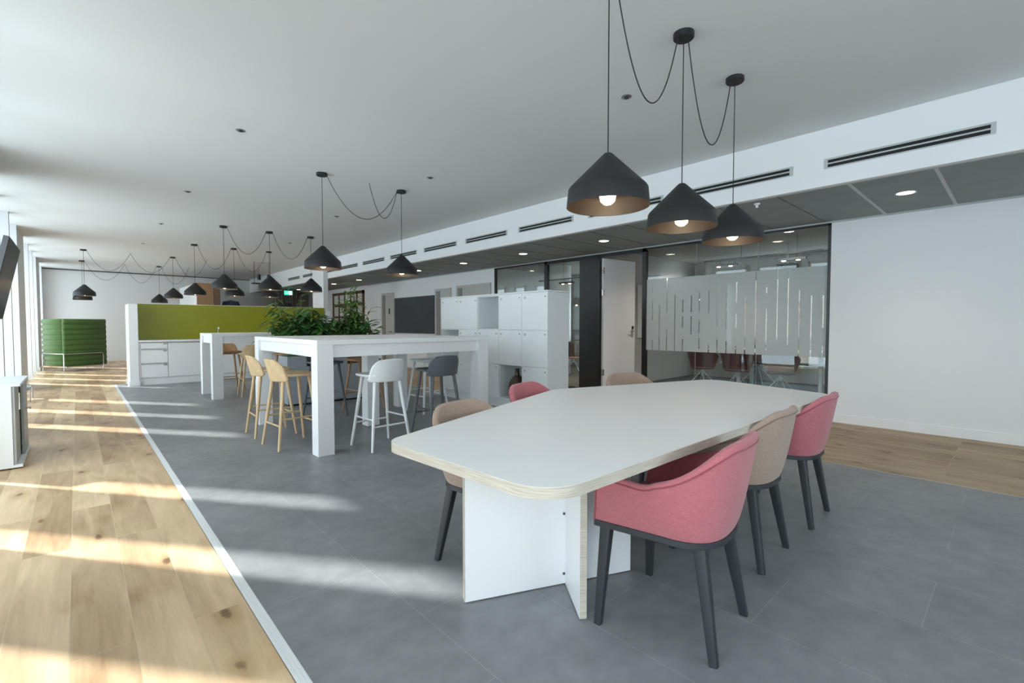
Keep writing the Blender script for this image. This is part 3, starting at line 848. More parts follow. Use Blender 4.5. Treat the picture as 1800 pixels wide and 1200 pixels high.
# ================================================================== CONFERENCE TABLE
def round_poly(pts, rad, n=8):
    out = []; N_ = len(pts)
    for i in range(N_):
        p0, p1, p2 = Vector(pts[i-1]), Vector(pts[i]), Vector(pts[(i+1) % N_])
        d0 = (p0-p1).normalized(); d2 = (p2-p1).normalized()
        ang = math.acos(max(-1, min(1, d0.dot(d2)))); r_ = rad[i]
        t = r_/math.tan(ang/2); c = p1 + (d0+d2).normalized()*(r_/math.sin(ang/2))
        a0 = p1 + d0*t - c; a2 = p1 + d2*t - c
        t0 = math.atan2(a0.y, a0.x); t2 = math.atan2(a2.y, a2.x)
        dt = (t2-t0+PI) % (2*PI) - PI
        for k in range(n+1):
            q = t0 + dt*k/n; out.append((c.x+r_*math.cos(q), c.y+r_*math.sin(q)))
    return out
poly = round_poly([(0.972, 0.900), (3.83, 0.868), (4.14, 1.86), (2.61, 2.365), (0.925, 1.78)], [0.155, 0.15, 0.16, 0.30, 0.11])
r = thing('conference_table', 'large white boat-shaped meeting table with plywood edge and panel legs', 'table', (0, 0, 0))
mb = MB(); mb.prism(poly, 0.702, 0.7392)
mb.cur = 1
n = len(poly); mb.add([(x, y, 0.7392) for x, y in poly] + [(x, y, 0.740) for x, y in poly], [tuple(range(n, 2*n))] + [(i, (i+1) % n, n+(i+1) % n, n+i) for i in range(n)])
mb.build('tabletop', ['ply', 'lam'], r, smooth=True, ang=30)
def panel(p0, p1, th, name='leg_panel', z0=0.008, z1=0.702):
    p0, p1 = Vector(p0), Vector(p1); d_ = (p1-p0); L_ = d_.length; d_.normalize(); nrm = Vector((-d_.y, d_.x))
    mb = MB(); ed = 0.0012
    def quadbox(a, b, u0, u1, z0_, z1_):
        q = [p0+d_*a+nrm*u0, p0+d_*b+nrm*u0, p0+d_*b+nrm*u1, p0+d_*a+nrm*u1]
        mb.prism([(v.x, v.y) for v in q], z0_, z1_)
    quadbox(0, L_, ed, th-ed, z0, z1); mb.cur = 1
    quadbox(ed*2, L_-ed*2, 0, ed, z0, z1); quadbox(ed*2, L_-ed*2, th-ed, th, z0, z1)
    o_ = mb.build(name, ['ply', 'lam'], r, smooth=False)
    q0 = MB(); 
    for s_ in (0.04, L_-0.06):
        c = p0 + d_*s_ + nrm*th/2; q0.cone((c.x, c.y, 0.003), (c.x, c.y, z0), 0.012, 0.012, 10)
    q0.build('foot', 'char', o_)
    return o_, d_, nrm
TH = 0.036
# front leg: long panel with a cross panel through it
pl, dd, nn = panel((1.217, 1.622), (1.985, 1.285), TH)
for z in (0.055, 0.34):
    for s_ in (0.475,):
        c = Vector((1.217, 1.622)) + dd*s_
        mb = MB(); q = c - nn*0.003 ; mb.cone((c.x, c.y, z), (q.x, q.y, z), 0.0065, 0.0065, 12); mb.build('screw', 'screw', pl)
panel((1.519, 1.190), (1.715, 1.455), 0.030)
panel((3.05, 1.30), (3.75, 1.62), TH)
panel((3.36, 1.78), (3.50, 1.55), 0.030)
mb = MB(); mb.box(1.9, 3.2, 1.52, 1.55, 0.60, 0.702); mb.build('cross_beam', 'lam', r, smooth=False)

# ================================================================== ARMCHAIRS
def make_chair(fk, pk, label):
    r = thing('armchair', label, 'chair')
    NU, NV = 56, 10
    def base(t, sc=1.0):
        # t in [-1, 1]; sides straight, back rounded. returns x, y
        a = 0.52
        if abs(t) > a:
            k = (abs(t)-a)/(1-a); return math.copysign(0.222+0.020*k, t)*sc, (-0.03+0.265*k)*sc
        ph = t/a*PI/2
        c, s_ = math.cos(ph), math.sin(ph)
        e = 0.72
        return 0.222*math.copysign(abs(s_)**e, s_)*sc, (-0.03 - 0.195*abs(c)**e)*sc
    def top(t):
        a = 0.52
        if abs(t) > a:
            k = (abs(t)-a)/(1-a); return math.copysign(0.288-0.006*k, t), (-0.04+0.245*k)
        ph = t/a*PI/2
        c, s_ = math.cos(ph), math.sin(ph); e = 0.80
        return 0.288*math.copysign(abs(s_)**e, s_), (-0.04 - 0.258*abs(c)**e)
    def rim(t):
        k = min(1, max(0, abs(t)-0.10)/0.54); s_ = 1-(3*k*k-2*k**3)
        return 0.612 + 0.176*s_ + 0.012*max(0, abs(t)-0.66)/0.34
    zb_ = 0.425
    def P_(t, v):
        bx, by = base(t); tx, ty = top(t); k = v**0.75
        f = abs(t)
        lean = 0.0
        if f > 0.9: lean = -0.03*v*(f-0.9)/0.1*0
        return (bx+(tx-bx)*k, by+(ty-by)*k + lean, zb_+(rim(t)-zb_)*v)
    ts = [-1+2*i/NU for i in range(NU+1)]
    rows = []
    th = 0.034
    outer = []
    for j in range(NV+1):
        v = j/NV
        outer.append([Vector(P_(t, v)) for t in ts])
    def inward(p, t, v):
        e = 0.01; q0 = Vector(P_(max(-1, t-e), v)); q1 = Vector(P_(min(1, t+e), v)); d_ = (q1-q0); nrm = Vector((-d_.y, d_.x, 0)); nrm.normalize(); return nrm
    # cross-section loop: outer up, rounded rim, inner down
    prof_rows = [[tuple(p) for p in row] for row in outer]
    inner_rows = []
    for j in range(NV, -1, -1):
        v = j/NV
        inner_rows.append([tuple(p + inward(p, t, v)*th*(1.0 if j < NV else 0.95)) for p, t in zip(outer[j], ts)])
    rimrow = [tuple(p + inward(p, t, 1)*th*0.5 + Vector((0, 0, 0.011))) for p, t in zip(outer[NV], ts)]
    rimq1 = [tuple(p + inward(p, t, 1)*th*0.14 + Vector((0, 0, 0.007))) for p, t in zip(outer[NV], ts)]
    rimq2 = [tuple(p + inward(p, t, 1)*th*0.86 + Vector((0, 0, 0.007))) for p, t in zip(outer[NV], ts)]
    allr = prof_rows + [rimq1, rimrow, rimq2] + inner_rows
    mb = MB(); mb.grid(allr)
    nr, nc = len(allr), NU+1
    mb.f.append(tuple(i*nc for i in range(nr))); mb.m.append(0)
    mb.f.append(tuple(i*nc+nc-1 for i in range(nr-1, -1, -1))); mb.m.append(0)
    sh = mb.build('shell', fk, r, ang=60)
    # piping just under the rim outside and down the front edges
    pts = [tuple(Vector(P_(-1, k/6)) + Vector((-0.002, 0.002, 0))) for k in range(6)]
    pts += [tuple(Vector(P_(t, 0.955)) - inward(None, t, .955)*0.0015) for t in ts]
    pts += [tuple(Vector(P_(1, k/6)) + Vector((0.002, 0.002, 0))) for k in range(5, -1, -1)]
    MB().tube(pts, 0.0035, 6).build('piping', pk, sh)
    # seat pad
    ol = [base(t, 0.90) for t in ts] + [(0.215, 0.235), (0.13, 0.262), (0, 0.27), (-0.13, 0.262), (-0.215, 0.235)]
    rows = []
    for sc, z in ((0.98, 0.41), (1.0, 0.43), (1.0, 0.452), (0.97, 0.466), (0.85, 0.474), (0.5, 0.476), (0.02, 0.474)):
        rows.append([(x*sc, y*sc, z) for x, y in ol])
    mb = MB(); mb.grid(rows, True); mb.f.append(tuple(range(len(ol)-1, -1, -1))); mb.m.append(0)
    mb.build('seat', fk, r, ang=50)
    # frame plate
    ol = [base(t, 1.015) for t in ts] + [(0.243, 0.236), (-0.243, 0.236)]
    mb = MB(); mb.prism([(x, y) for x, y in ol], 0.400, 0.424)
    mb.build('seat_frame', 'char', r, bevel=0.004)
    for sx in (-1, 1):
        MB().bar((sx*0.247, 0.215, 0.0), (sx*0.212, 0.195, 0.412), 0.027, 0.030, 0.044, 0.048).build('leg', 'char', r, ang=30)
        MB().bar((sx*0.197, -0.225, 0.0), (sx*0.150, -0.155, 0.412), 0.027, 0.030, 0.046, 0.048).build('leg', 'char', r, ang=30)
    return r
AG = 'upholstered armchairs around the meeting table'
z0 = 0.003
cP = make_chair('pink', 'pinkd', 'pink armchair in the foreground, nearest the camera')
cP.location = (1.808, 0.962, z0); cP.rotation_euler = (0, 0, R(7)); cP['group'] = AG
dup_at(cP, (3.38, 1.055, z0), R(2), 'pink armchair farthest along the right side, before the white wall', AG)
dup_at(cP, (2.42, 2.18, z0), R(192), 'pink armchair behind the table, in front of the lockers', AG)
cB = make_chair('beige', 'beiged', 'beige armchair between the two pink ones on the near side')
cB.location = (2.62, 1.065, z0); cB.rotation_euler = (0, 0, R(2)); cB['group'] = AG
dup_at(cB, (1.58, 1.84, z0), R(190), 'beige armchair at the left far side, beside the white bar stool', AG)
dup_at(cB, (3.46, 2.11, z0), R(166), 'beige armchair at the far side before the open glass door', AG)

# ================================================================== PENDANTS
PG = 'black cone pendant lamps'
def make_pendant(label, x, y, zr):
    r = thing('pendant_lamp', label, 'lamp', (x, y, H), 0, PG)
    zr -= H
    MB().lathe([(0.0, 0.0), (0.062, 0.0), (0.062, -0.028), (0.056, -0.034), (0.0, -0.034)], n=32).build('canopy', 'pend', r)
    MB().cone((0, 0, -0.03), (0, 0, zr+0.27), 0.0032, 0.0032, 8).build('cord', 'cord', r)
    mb = MB()
    mb.lathe([(0.0, 0.272), (0.020, 0.271), (0.030, 0.262), (0.195, 0.098), (0.203, 0.086), (0.2115, 0.0)], (0, 0, zr), 56)
    mb.cur = 1
    mb.lathe([(0.2115, 0.0), (0.2085, 0.001), (0.200, 0.084), (0.192, 0.094), (0.028, 0.256), (0.0, 0.258)], (0, 0, zr), 56)
    sh = mb.build('lamp_shade', ['pend', 'pin'], r)
    MB().lathe([(0.0, 0.25), (0.022, 0.25), (0.022, 0.10), (0.0, 0.10)], (0, 0, zr), 20).build('socket', 'pend', sh)
    MB().lathe([(0.0, 0.105), (0.018, 0.10), (0.036, 0.075), (0.042, 0.052), (0.036, 0.027), (0.018, 0.012), (0.0, 0.008)], (0, 0, zr), 24).build('bulb', 'bulb', r)
    l = bpy.data.lights.new('bulb_light', 'POINT'); l.energy = 0.9; l.color = (1.0, 0.70, 0.42); l.shadow_soft_size = 0.03
    lo = bpy.data.objects.new('bulb_light', l); COL.objects.link(lo); lo.parent = r; lo.location = (0, 0, zr-0.012)
    return r
lamps = [
 (2.03, 1.47, 1.83, 'nearest large black cone pendant above the meeting table'),
 (2.80, 1.467, 1.83, 'middle black cone pendant of the row over the meeting table'),
 (3.57, 1.469, 1.835, 'rightmost black cone pendant, over the far end of the meeting table'),
 (2.18, 5.69, 1.89, 'left black cone pendant of the pair above the near high table'),
 (3.24, 5.70, 1.89, 'right black cone pendant of the pair above the near high table'),
 (2.00, 9.91, 1.875, 'black cone pendant at the left of the front row above the far high table'),
 (2.774, 9.916, 1.895, 'middle black cone pendant in the front row above the far high table'),
 (3.55, 9.912, 1.90, 'black cone pendant in front of the white column'),
 (1.968, 12.60, 1.89, 'black cone pendant directly above the left end of the lime partition, third from its post'),
 (2.75, 12.62, 1.90, 'black cone pendant half hidden behind the front row, left one'),
 (3.507, 12.59, 1.90, 'black cone pendant half hidden behind the front row, right one'),
 (1.909, 15.33, 1.93, 'far black cone pendant above the lime partition, second from its post'),
 (1.89, 18.02, 1.90, 'smallest black cone pendant, first to the right of the partition post'),
 (0.154, 15.22, 1.915, 'black cone pendant over the green sofa, upper and nearer of the two'),
 (0.140, 17.87, 1.92, 'black cone pendant over the green sofa, lower and farther of the two')]
for x, y, z, lb in lamps: make_pendant(lb, x, y, z)
def swag(p, q, sag, label, n=28, r_=0.0036, zend=None):
    p, q = Vector(p), Vector(q); pts = []
    for i in range(n+1):
        t = i/n; s_ = 4*t*(1-t)
        pts.append(p.lerp(q, t) - Vector((0, 0, sag*(s_**1.0))))
    o_ = MB().tube(pts, r_, 8).build('hanging_cable', 'cord')
    tag(o_, label, 'cable', 'black cables hanging in loops under the ceiling'); return o_
zc = H-0.018
def C_(x, y): return (x, y, zc)
swag(C_(2.09, 1.47), C_(2.74, 1.467), 0.52, 'black cable loop between the nearest and middle pendants over the meeting table')
swag(C_(2.86, 1.467), C_(3.51, 1.469), 0.56, 'black cable loop between the middle and right pendants over the meeting table')
swag(C_(2.24, 5.69), C_(3.18, 5.70), 0.44, 'black cable loop between the two pendants of the near high table')
swag((2.774, 5.68, H), C_(3.18, 5.70), 0.40, 'short black cable from a ceiling hook to the right pendant of the pair')
swag(C_(2.06, 9.91), C_(2.714, 9.916), 0.45, 'black cable loop left in the front row above the far high table')
swag(C_(2.834, 9.916), C_(3.49, 9.912), 0.47, 'black cable loop right in the front row above the far high table')
swag(C_(2.03, 12.60), C_(2.69, 12.62), 0.50, 'black cable loop behind the front row, left one')
swag(C_(2.81, 12.62), C_(3.447, 12.59), 0.50, 'black cable loop behind the front row, right one')
swag(C_(1.969, 15.33), (2.678, 15.275, H), 0.50, 'far black cable loop ending at a hook right of the second pendant')
swag((1.03, 15.25, H), C_(1.85, 15.33), 0.44, 'far black cable loop from the upper ceiling hook to the right')
swag(C_(0.21, 15.22), (1.03, 15.25, H), 0.46, 'far black cable loop from the sofa pendant to the upper ceiling hook')
swag(C_(0.20, 17.87), (1.082, 18.07, H), 0.50, 'farthest black cable loop from the rear sofa pendant to the lower hook')
swag((1.082, 18.07, H), C_(1.83, 18.02), 0.52, 'farthest black cable loop from the lower hook to the smallest pendant')
swag(C_(1.95, 18.02), (2.624, 17.77, H), 0.52, 'farthest black cable loop at the right of the smallest pendant')

# ceiling discs
DG = 'small round ceiling detectors'
r0 = None
for x, y, lb in ((3.231, 2.168, 'round grey ceiling detector between the first two pendant canopies'), (1.157, 4.956, 'round ceiling detector alone at the upper left'),
                 (3.216, 4.959, 'round ceiling detector right of the pair of pendants'), (1.143, 7.692, 'ceiling detector, second in the left row'),
                 (3.209, 7.757, 'ceiling detector between the pair of pendants and the front row'), (1.143, 10.441, 'ceiling detector, third in the left row'),
                 (1.112, 13.212, 'ceiling detector, last in the left row above the lime partition'), (3.489, 10.969, 'tiny ceiling detector behind the front row of pendants')):
    if r0 is None:
        r0 = thing('ceiling_detector', lb, 'detector', (x, y, H), 0, DG)
        MB().lathe([(0.0, 0.0), (0.040, 0.0), (0.040, -0.004), (0.0, -0.006)], n=24).build('rosette', 'steel', r0)
        MB().lathe([(0.018, -0.006), (0.018, -0.012), (0.0, -0.013)], n=16).build('sensor', 'char', r0)
    else: dup_at(r0, (x, y, H), 0, lb, DG)
# downlights
LG = 'round downlights in the grey soffit'
r0 = None
dl = [(0.81, 'nearest downlight in the grey soffit, above the white wall'), (2.61, 'second downlight in the soffit, hidden behind the pendants'), (4.41, 'downlight in the soffit left of the nearest pendant'),
      (6.2, 'downlight in the soffit above the glazing behind the lockers'), (8.0, 'downlight in the soffit above the left end of the lockers'),
      (9.8, 'downlight in the soffit just right of the right paired pendant'), (13.0, 'downlight in the soffit between column and paired pendant'),
      (14.8, 'downlight in the soffit just right of the white column'), (18.0, 'farthest downlight, above the exit sign')]
for y, lb in dl:
    if r0 is None:
        r0 = thing('downlight', lb, 'lamp', (6.0, y, 2.515), 0, LG)
        MB().lathe([(0.082, 0.0), (0.086, -0.004), (0.078, -0.006), (0.070, -0.003)], n=32).build('trim_ring', 'white', r0)
        MB().lathe([(0.070, -0.003), (0.0, -0.003)], n=32).build('diffuser', 'led', r0)
        l = bpy.data.lights.new('downlight_lamp', 'SPOT'); l.energy = 14; l.spot_size = R(110); l.spot_blend = 0.8; l.color = (1.0, 0.84, 0.66); l.shadow_soft_size = 0.07
        lo = bpy.data.objects.new('downlight_lamp', l); COL.objects.link(lo); lo.parent = r0; lo.location = (0, 0, -0.02)
    else: dup_at(r0, (6.0, y, 2.515), 0, lb, LG)
MB().lathe([(0.0, 0.0), (0.03, 0.0), (0.03, -0.01), (0.012, -0.022), (0.012, -0.045), (0.0, -0.045)], n=16).build('sprinkler', 'white')
o = bpy.data.objects['sprinkler']; o.location = (5.35, 1.95, 2.512); tag(o, 'small white sprinkler head under the soffit behind the right pendant', 'sprinkler')

# air vents in the fascia
VG = 'slot air vents in the white fascia'
ords = ['nearest', 'second', 'third', 'fourth', 'fifth', 'sixth', 'seventh', 'eighth', 'ninth', 'tenth', 'eleventh', 'twelfth']
r0 = None
for k in range(12):
    y0 = 0.20 + 1.365*k
    lb = '%s slot air vent in the fascia counted from the right edge' % ords[k]
    if r0 is None:
        r0 = thing('air_vent', lb, 'vent', (XS, y0, 2.66), 0, VG)
        mb = MB()
        mb.box(-0.006, 0.0, -0.03, 1.08, -0.006, 0.004); mb.box(-0.006, 0.0, -0.03, 1.08, 0.070, 0.085); mb.box(-0.006, 0.0, -0.03, 0.0, 0.004, 0.070); mb.box(-0.006, 0.0, 1.05, 1.08, 0.004, 0.070)
        mb.build('vent_frame', 'ventf', r0, smooth=False)
        B(-0.002, -0.0005, 0.0, 1.05, 0.004, 0.070).build('slot', 'black', r0, smooth=False)
        mb = MB(); mb.box(-0.008, -0.002, 0, 1.05, 0.031, 0.043); mb.build('slat', 'ventf', r0, smooth=False)
    else: dup_at(r0, (XS, y0, 2.66), 0, lb, VG)

# ================================================================== LOCKERS
LX, LY0, LY1 = 4.555, 4.24, 6.71
r = thing('locker_cabinet', 'white locker cabinet with square doors standing in the middle of the room', 'cabinet', (LX, LY0, 0.003))
mb = MB(); D_ = 0.42; W_ = LY1-LY0; rows_z = [0.14, 0.642, 1.145, 1.652]
cw = W_/5
mb.box(0.02, D_, 0, 0.018, 0.0, 1.652); mb.box(0.02, D_, W_-0.018, W_, 0, 1.652)
for k in range(1, 5): mb.box(0.02, D_, k*cw-0.009, k*cw+0.009, 0.14, 1.652)
for z in rows_z: mb.box(0.02, D_-0.004, 0.018, W_-0.018, z-0.009, z+0.009)
mb.build('carcass', 'loc', r, smooth=False)
B(-0.012, D_+0.012, -0.012, W_+0.012, 1.661, 1.678).build('top_board', 'loc', r, smooth=False, bevel=0.002)
B(D_-0.012, D_-0.004, 0.018, W_-0.018, 0.14, 1.652).build('back_panel', 'locin', r, smooth=False)
B(0.05, 0.07, 0.018, W_-0.018, 0.0, 0.131).build('plinth', 'loc', r, smooth=False)
openc = {(2, 2), (4, 1), (1, 0)}
for c in range(5):
    for q in range(3):
        if (c, q) in openc: continue
        dr = B(0.0, 0.018, c*cw+0.003, (c+1)*cw-0.003, rows_z[q]+0.003, rows_z[q+1]-0.003).build('door', 'loc', r, smooth=False, bevel=0.0015)
        yk = c*cw+0.045
        MB().cone((0.001, yk, rows_z[q+1]-0.055), (-0.006, yk, rows_z[q+1]-0.055), 0.0085, 0.0085, 12).build('lock', 'screw', dr)
        MB().box(-0.0015, 0.001, (c+1)*cw-0.075, (c+1)*cw-0.045, rows_z[q+1]-0.075, rows_z[q+1]-0.045).build('number_plate', 'ventf', dr, smooth=False)
o = MB().lathe([(0.0, 0.0), (0.10, 0.0), (0.125, 0.05), (0.13, 0.13), (0.115, 0.21), (0.07, 0.27), (0.036, 0.30), (0.030, 0.36), (0.036, 0.385), (0.028, 0.385), (0.024, 0.36), (0.0, 0.30)], n=32).build('vase', 'vase')
o.location = (LX+0.15, LY0+1.50*cw, 0.155); o.scale = (1, 1, 1.12); tag(o, 'brown glass bottle vase standing in the open bottom locker', 'vase')

# ================================================================== PLANTER + PLANTS
r = thing('planter', 'long grey rectangular planter box behind the near high table', 'planter', (2.28, 7.38, 0.003))
mb = MB(); PW, PD, PH = 1.30, 0.42, 0.745
mb.box(0, PW, 0, 0.02, 0.03, PH); mb.box(0, PW, PD-0.02, PD, 0.03, PH); mb.box(0, 0.02, 0.02, PD-0.02, 0.03, PH); mb.box(PW-0.02, PW, 0.02, PD-0.02, 0.03, PH); mb.box(0.02, PW-0.02, 0.02, PD-0.02, 0.03, 0.05)
mb.build('box', 'gpl', r, smooth=False)
B(0.03, PW-0.03, 0.03, PD-0.03, 0.0, 0.03).build('plinth', 'black', r, smooth=False)
B(0.021, PW-0.021, 0.021, PD-0.021, 0.60, PH-0.045).build('soil', 'soil', r, smooth=False)
def leaf(mb, p, az, el, L_, w, droop):
    d_ = Vector((math.cos(az)*math.cos(el), math.sin(az)*math.cos(el), math.sin(el)))
    side = Vector((-math.sin(az), math.cos(az), 0)); rows = []; q = Vector(p); n_ = 6
    prof = [0.10, 0.62, 0.95, 1.0, 0.80, 0.42, 0.02]
    for k in range(n_+1):
        up = side.cross(d_)
        ww = w*prof[k]/2
        rows.append([q - side*ww + up*ww*0.35, q, q + side*ww + up*ww*0.35])
        d_ = (d_ + Vector((0, 0, -droop/n_))).normalized(); q = q + d_*(L_/n_)
    mb.grid(rows)
def plant(name, label, base, n_stem, reach, ztop, nleaf, Lr, wr, mkey, seed, up=0.8):
    rnd = random.Random(seed)
    r_ = thing(name, label, 'plant', base)
    ms, ml = MB(), MB()
    for s in range(n_stem):
        az = rnd.uniform(0, 2*PI); rr = rnd.uniform(0.15, 1.0)
        tip = Vector((math.cos(az)*reach[0]*rr + reach[2], math.sin(az)*reach[1]*rr, ztop*rnd.uniform(0.35, 1.0)*(1-0.35*rr*rr)))
        b0 = Vector((rnd.uniform(-.08, .08), rnd.uniform(-.06, .06), -0.02))
        mid = b0.lerp(tip, 0.5) + Vector((0, 0, 0.10*ztop))
        pts = []
        for k in range(9):
            t = k/8; pts.append(b0*(1-t)**2 + mid*2*t*(1-t) + tip*t*t)
        ms.tube(pts, [0.007*(1-0.7*k/8) for k in range(9)], 5)
        for k in range(nleaf):
            t = 0.25 + 0.75*(k+rnd.random())/nleaf
            q = b0*(1-t)**2 + mid*2*t*(1-t) + tip*t*t
            leaf(ml, q, rnd.uniform(0, 2*PI), rnd.uniform(-0.2, up), rnd.uniform(*Lr), rnd.uniform(*wr), rnd.uniform(0.6, 1.5))
    ms.build('stem', 'stem', r_)
    ml.build('foliage', mkey, r_, ang=60)
    return r_
zs = 0.70
plant('potted_shrub', 'bushy dark green plant at the left end of the grey planter', (2.58, 7.58, zs), 46, (0.50, 0.27, -0.04), 0.86, 20, (0.14, 0.26), (0.048, 0.080), 'leafd', 1)
plant('potted_shrub', 'light green long-leaved plant rising behind the left plant in the planter', (2.66, 7.64, zs), 24, (0.58, 0.16, -0.08), 1.12, 15, (0.16, 0.30), (0.036, 0.056), 'leafl', 2)
plant('potted_shrub', 'low dark green plant in the middle of the grey planter', (2.96, 7.56, zs), 44, (0.42, 0.26, 0.0), 0.74, 18, (0.14, 0.24), (0.048, 0.080), 'leafd', 3)
plant('potted_shrub', 'dark green plant at the right end of the grey planter', (3.38, 7.58, zs), 46, (0.48, 0.27, 0.02), 0.80, 18, (0.14, 0.26), (0.048, 0.080), 'leafd', 4)
plant('potted_shrub', 'tall light green feathery plant at the right of the planter', (3.34, 7.62, zs), 26, (0.44, 0.15, 0.06), 1.30, 16, (0.15, 0.28), (0.032, 0.050), 'leafl', 5)

# ================================================================== LEFT SIDE: TV, sideboard, bench, sofa
r = thing('television', 'flat television tilted down from the window wall at the left edge', 'television', (-0.47, 8.1, 2.105), R(0))
# local frame: screen top edge at origin height, leaning; width along -y
th_ = math.atan2(0.165, 0.82)
mbs = MB(); TW, THh = 1.22, 0.835
def tvp(y, h, d_): return (-h*math.sin(th_) - d_*math.cos(th_), y, -h*math.cos(th_) + d_*math.sin(th_))
def tvbox(mb, y0, y1, h0, h1, d0, d1):
    vs = [tvp(y, h, d_) for d_ in (d0, d1) for (y, h) in ((y0, h0), (y1, h0), (y1, h1), (y0, h1))]
    mb.add(vs, [(0,1,2,3), (7,6,5,4), (0,4,5,1), (1,5,6,2), (2,6,7,3), (3,7,4,0)])
mb = MB(); tvbox(mb, -TW, 0, 0, THh, 0.003, 0.045); mb.build('housing', 'tvb', r, smooth=False)
mb = MB(); tvbox(mb, -TW+0.01, -0.01, 0.01, THh-0.01, 0.0, 0.003); mb.build('screen', 'screen', r, smooth=False)
mb = MB(); a_ = tvp(-0.6, 0.4, 0.045); mb.tube([a_, (XI+0.50, -0.6, a_[2])], 0.03, 10)
mb.box(XI+0.473, XI+0.50, -0.75, -0.45, a_[2]-0.15, a_[2]+0.15); mb.build('wall_bracket', 'char', r)

r = thing('sideboard', 'low white cabinet with sliding doors at the left edge on the oak floor', 'cabinet', (-0.76, 5.755, 0))
SW, SL, SH = 0.395, 0.90, 0.722
B(0, SW, 0, SL, SH-0.022, SH).build('top_board', 'loc', r, smooth=False, bevel=0.002)
B(0, SW, 0, SL, 0.012, 0.036).build('base_board', 'loc', r, smooth=False, bevel=0.002)
mb = MB(); mb.box(0.01, SW-0.055, 0.0, 0.02, 0.036, SH-0.022); mb.box(0.01, SW-0.055, SL-0.02, SL, 0.036, SH-0.022); mb.box(0.0, 0.02, 0.0, SL, 0.036, SH-0.022)
mb.build('carcass', 'loc', r, smooth=False)
dr = B(SW-0.055, SW-0.037, 0.01, 0.42, 0.04, SH-0.026).build('door', 'tamb', r, smooth=False)
MB().tube([(SW-0.037, 0.06, 0.50), (SW-0.012, 0.06, 0.50), (SW-0.012, 0.06, 0.64), (SW-0.037, 0.06, 0.64)], 0.005, 8).build('handle', 'chrome', dr)
dr = B(SW-0.03, SW-0.012, 0.45, 0.88, 0.04, SH-0.026).build('door', 'tamb', r, smooth=False)
mb = MB(); mb.cone((SW-0.012, 0.60, 0.44), (SW+0.02, 0.60, 0.44), 0.006, 0.006, 8); mb.cone((SW+0.02, 0.60, 0.44), (SW+0.028, 0.60, 0.44), 0.014, 0.014, 12)
mb.build('lock_knob', 'steel', dr)
B(SW-0.054, SW-0.035, 0.42, 0.45, 0.04, SH-0.026).build('door_gap', 'black', r, smooth=False)
for (x, y) in ((0.05, 0.05), (SW-0.06, 0.05), (0.05, SL-0.05), (SW-0.06, SL-0.05)):
    MB().cone((x, y, 0), (x, y, 0.012), 0.015, 0.015, 10).build('foot', 'char', r)

r = thing('low_bench', 'low bench with grey steel frame by the windows, mostly behind the sideboard', 'bench', (-0.74, 10.6, 0))
B(0, 0.17, 0, 0.62, 0.20, 0.215).build('seat_board', 'stg', r, smooth=False)
MB().tube([(0.17, 0.60, 0.0), (0.17, 0.60, 0.20), (0.0, 0.60, 0.20)], 0.009, 8).build('leg', 'steel', r)
MB().tube([(0.17, 0.02, 0.0), (0.17, 0.02, 0.20), (0.0, 0.02, 0.20)], 0.009, 8).build('leg', 'steel', r)
MB().tube([(0.02, 0.60, 0.0), (0.02, 0.60, 0.20)], 0.009, 8).build('leg', 'steel', r)
MB().tube([(0.02, 0.02, 0.0), (0.02, 0.02, 0.20)], 0.009, 8).build('leg', 'steel', r)

# green high-back sofa seen from outside
r = thing('high_back_sofa', 'green ribbed high-backed lounge sofa at the far left before the white wall', 'sofa', (-0.25, 16.75, 0), R(27))
def ribbed(p0, p1, nrm, th, z0, z1, ribs):
    # quilted panel with horizontal bulges on both faces
    p0, p1, nrm = Vector(p0), Vector(p1), Vector(nrm); rows = []
    n_ = ribs*8; prof = []
    for k in range(n_+1):
        z = z0+(z1-z0)*k/n_; bul = abs(math.sin(PI*k/8))**0.7*0.040
        prof.append((z, bul))
    loop = [(z, th/2+b_) for z, b_ in prof] + [(z, -th/2-b_) for z, b_ in reversed(prof)]
    for p in (p0, p0.lerp(p1, 0.02), p0.lerp(p1, 0.98), p1):
        k = 0.6 if p in (p0, p1) else 1.0
        rows.append([(p.x+nrm.x*o_*k, p.y+nrm.y*o_*k, z) for z, o_ in loop])
    mb = MB(); mb.grid(rows, True)
    nn_ = len(loop); mb.f.append(tuple(range(nn_-1, -1, -1))); mb.m.append(0); mb.f.append(tuple(range(3*nn_, 4*nn_))); mb.m.append(0)
    return mb
SL1, SL2 = 0.95, 0.95
ribbed((0.0, 0.05, 0), (SL1, 0.05, 0), (0, 1, 0), 0.07, 0.14, 1.38, 9).build('back_panel', 'sofaf', r, ang=70)
ribbed((0.05, 0.09, 0), (0.05, SL2, 0), (1, 0, 0), 0.07, 0.14, 1.38, 9).build('side_panel', 'sofaf', r, ang=70)
ribbed((SL1-0.05, 0.09, 0), (SL1-0.05, SL2, 0), (1, 0, 0), 0.07, 0.14, 1.38, 9).build('side_panel', 'sofaf', r, ang=70)
B(0.10, SL1-0.10, 0.10, SL2-0.06, 0.22, 0.42).build('seat_cushion', 'sofaf', r, bevel=0.04, seg=4)
def rail(pts): return MB().tube(pts, 0.012, 8).build('tube_frame', 'chrome', r)
rail([(SL1-0.12, -0.045, 0.0), (SL1-0.12, -0.045, 0.44), (SL1-0.15, -0.045, 0.47), (0.02, -0.045, 0.47), (-0.03, -0.03, 0.47), (-0.045, 0.02, 0.47), (-0.045, SL2-0.12, 0.47), (-0.045, SL2-0.09, 0.44), (-0.045, SL2-0.09, 0.0)])
rail([(SL1-0.12, -0.045, 0.13), (0.0, -0.045, 0.13)])
for (x, y) in ((-0.035, -0.035), (SL1-0.02, SL2-0.1)): MB().cone((x, y, 0), (x, y, 0.47 if x < 0 else 0.16), 0.012, 0.012, 10).build('leg', 'chrome', r)

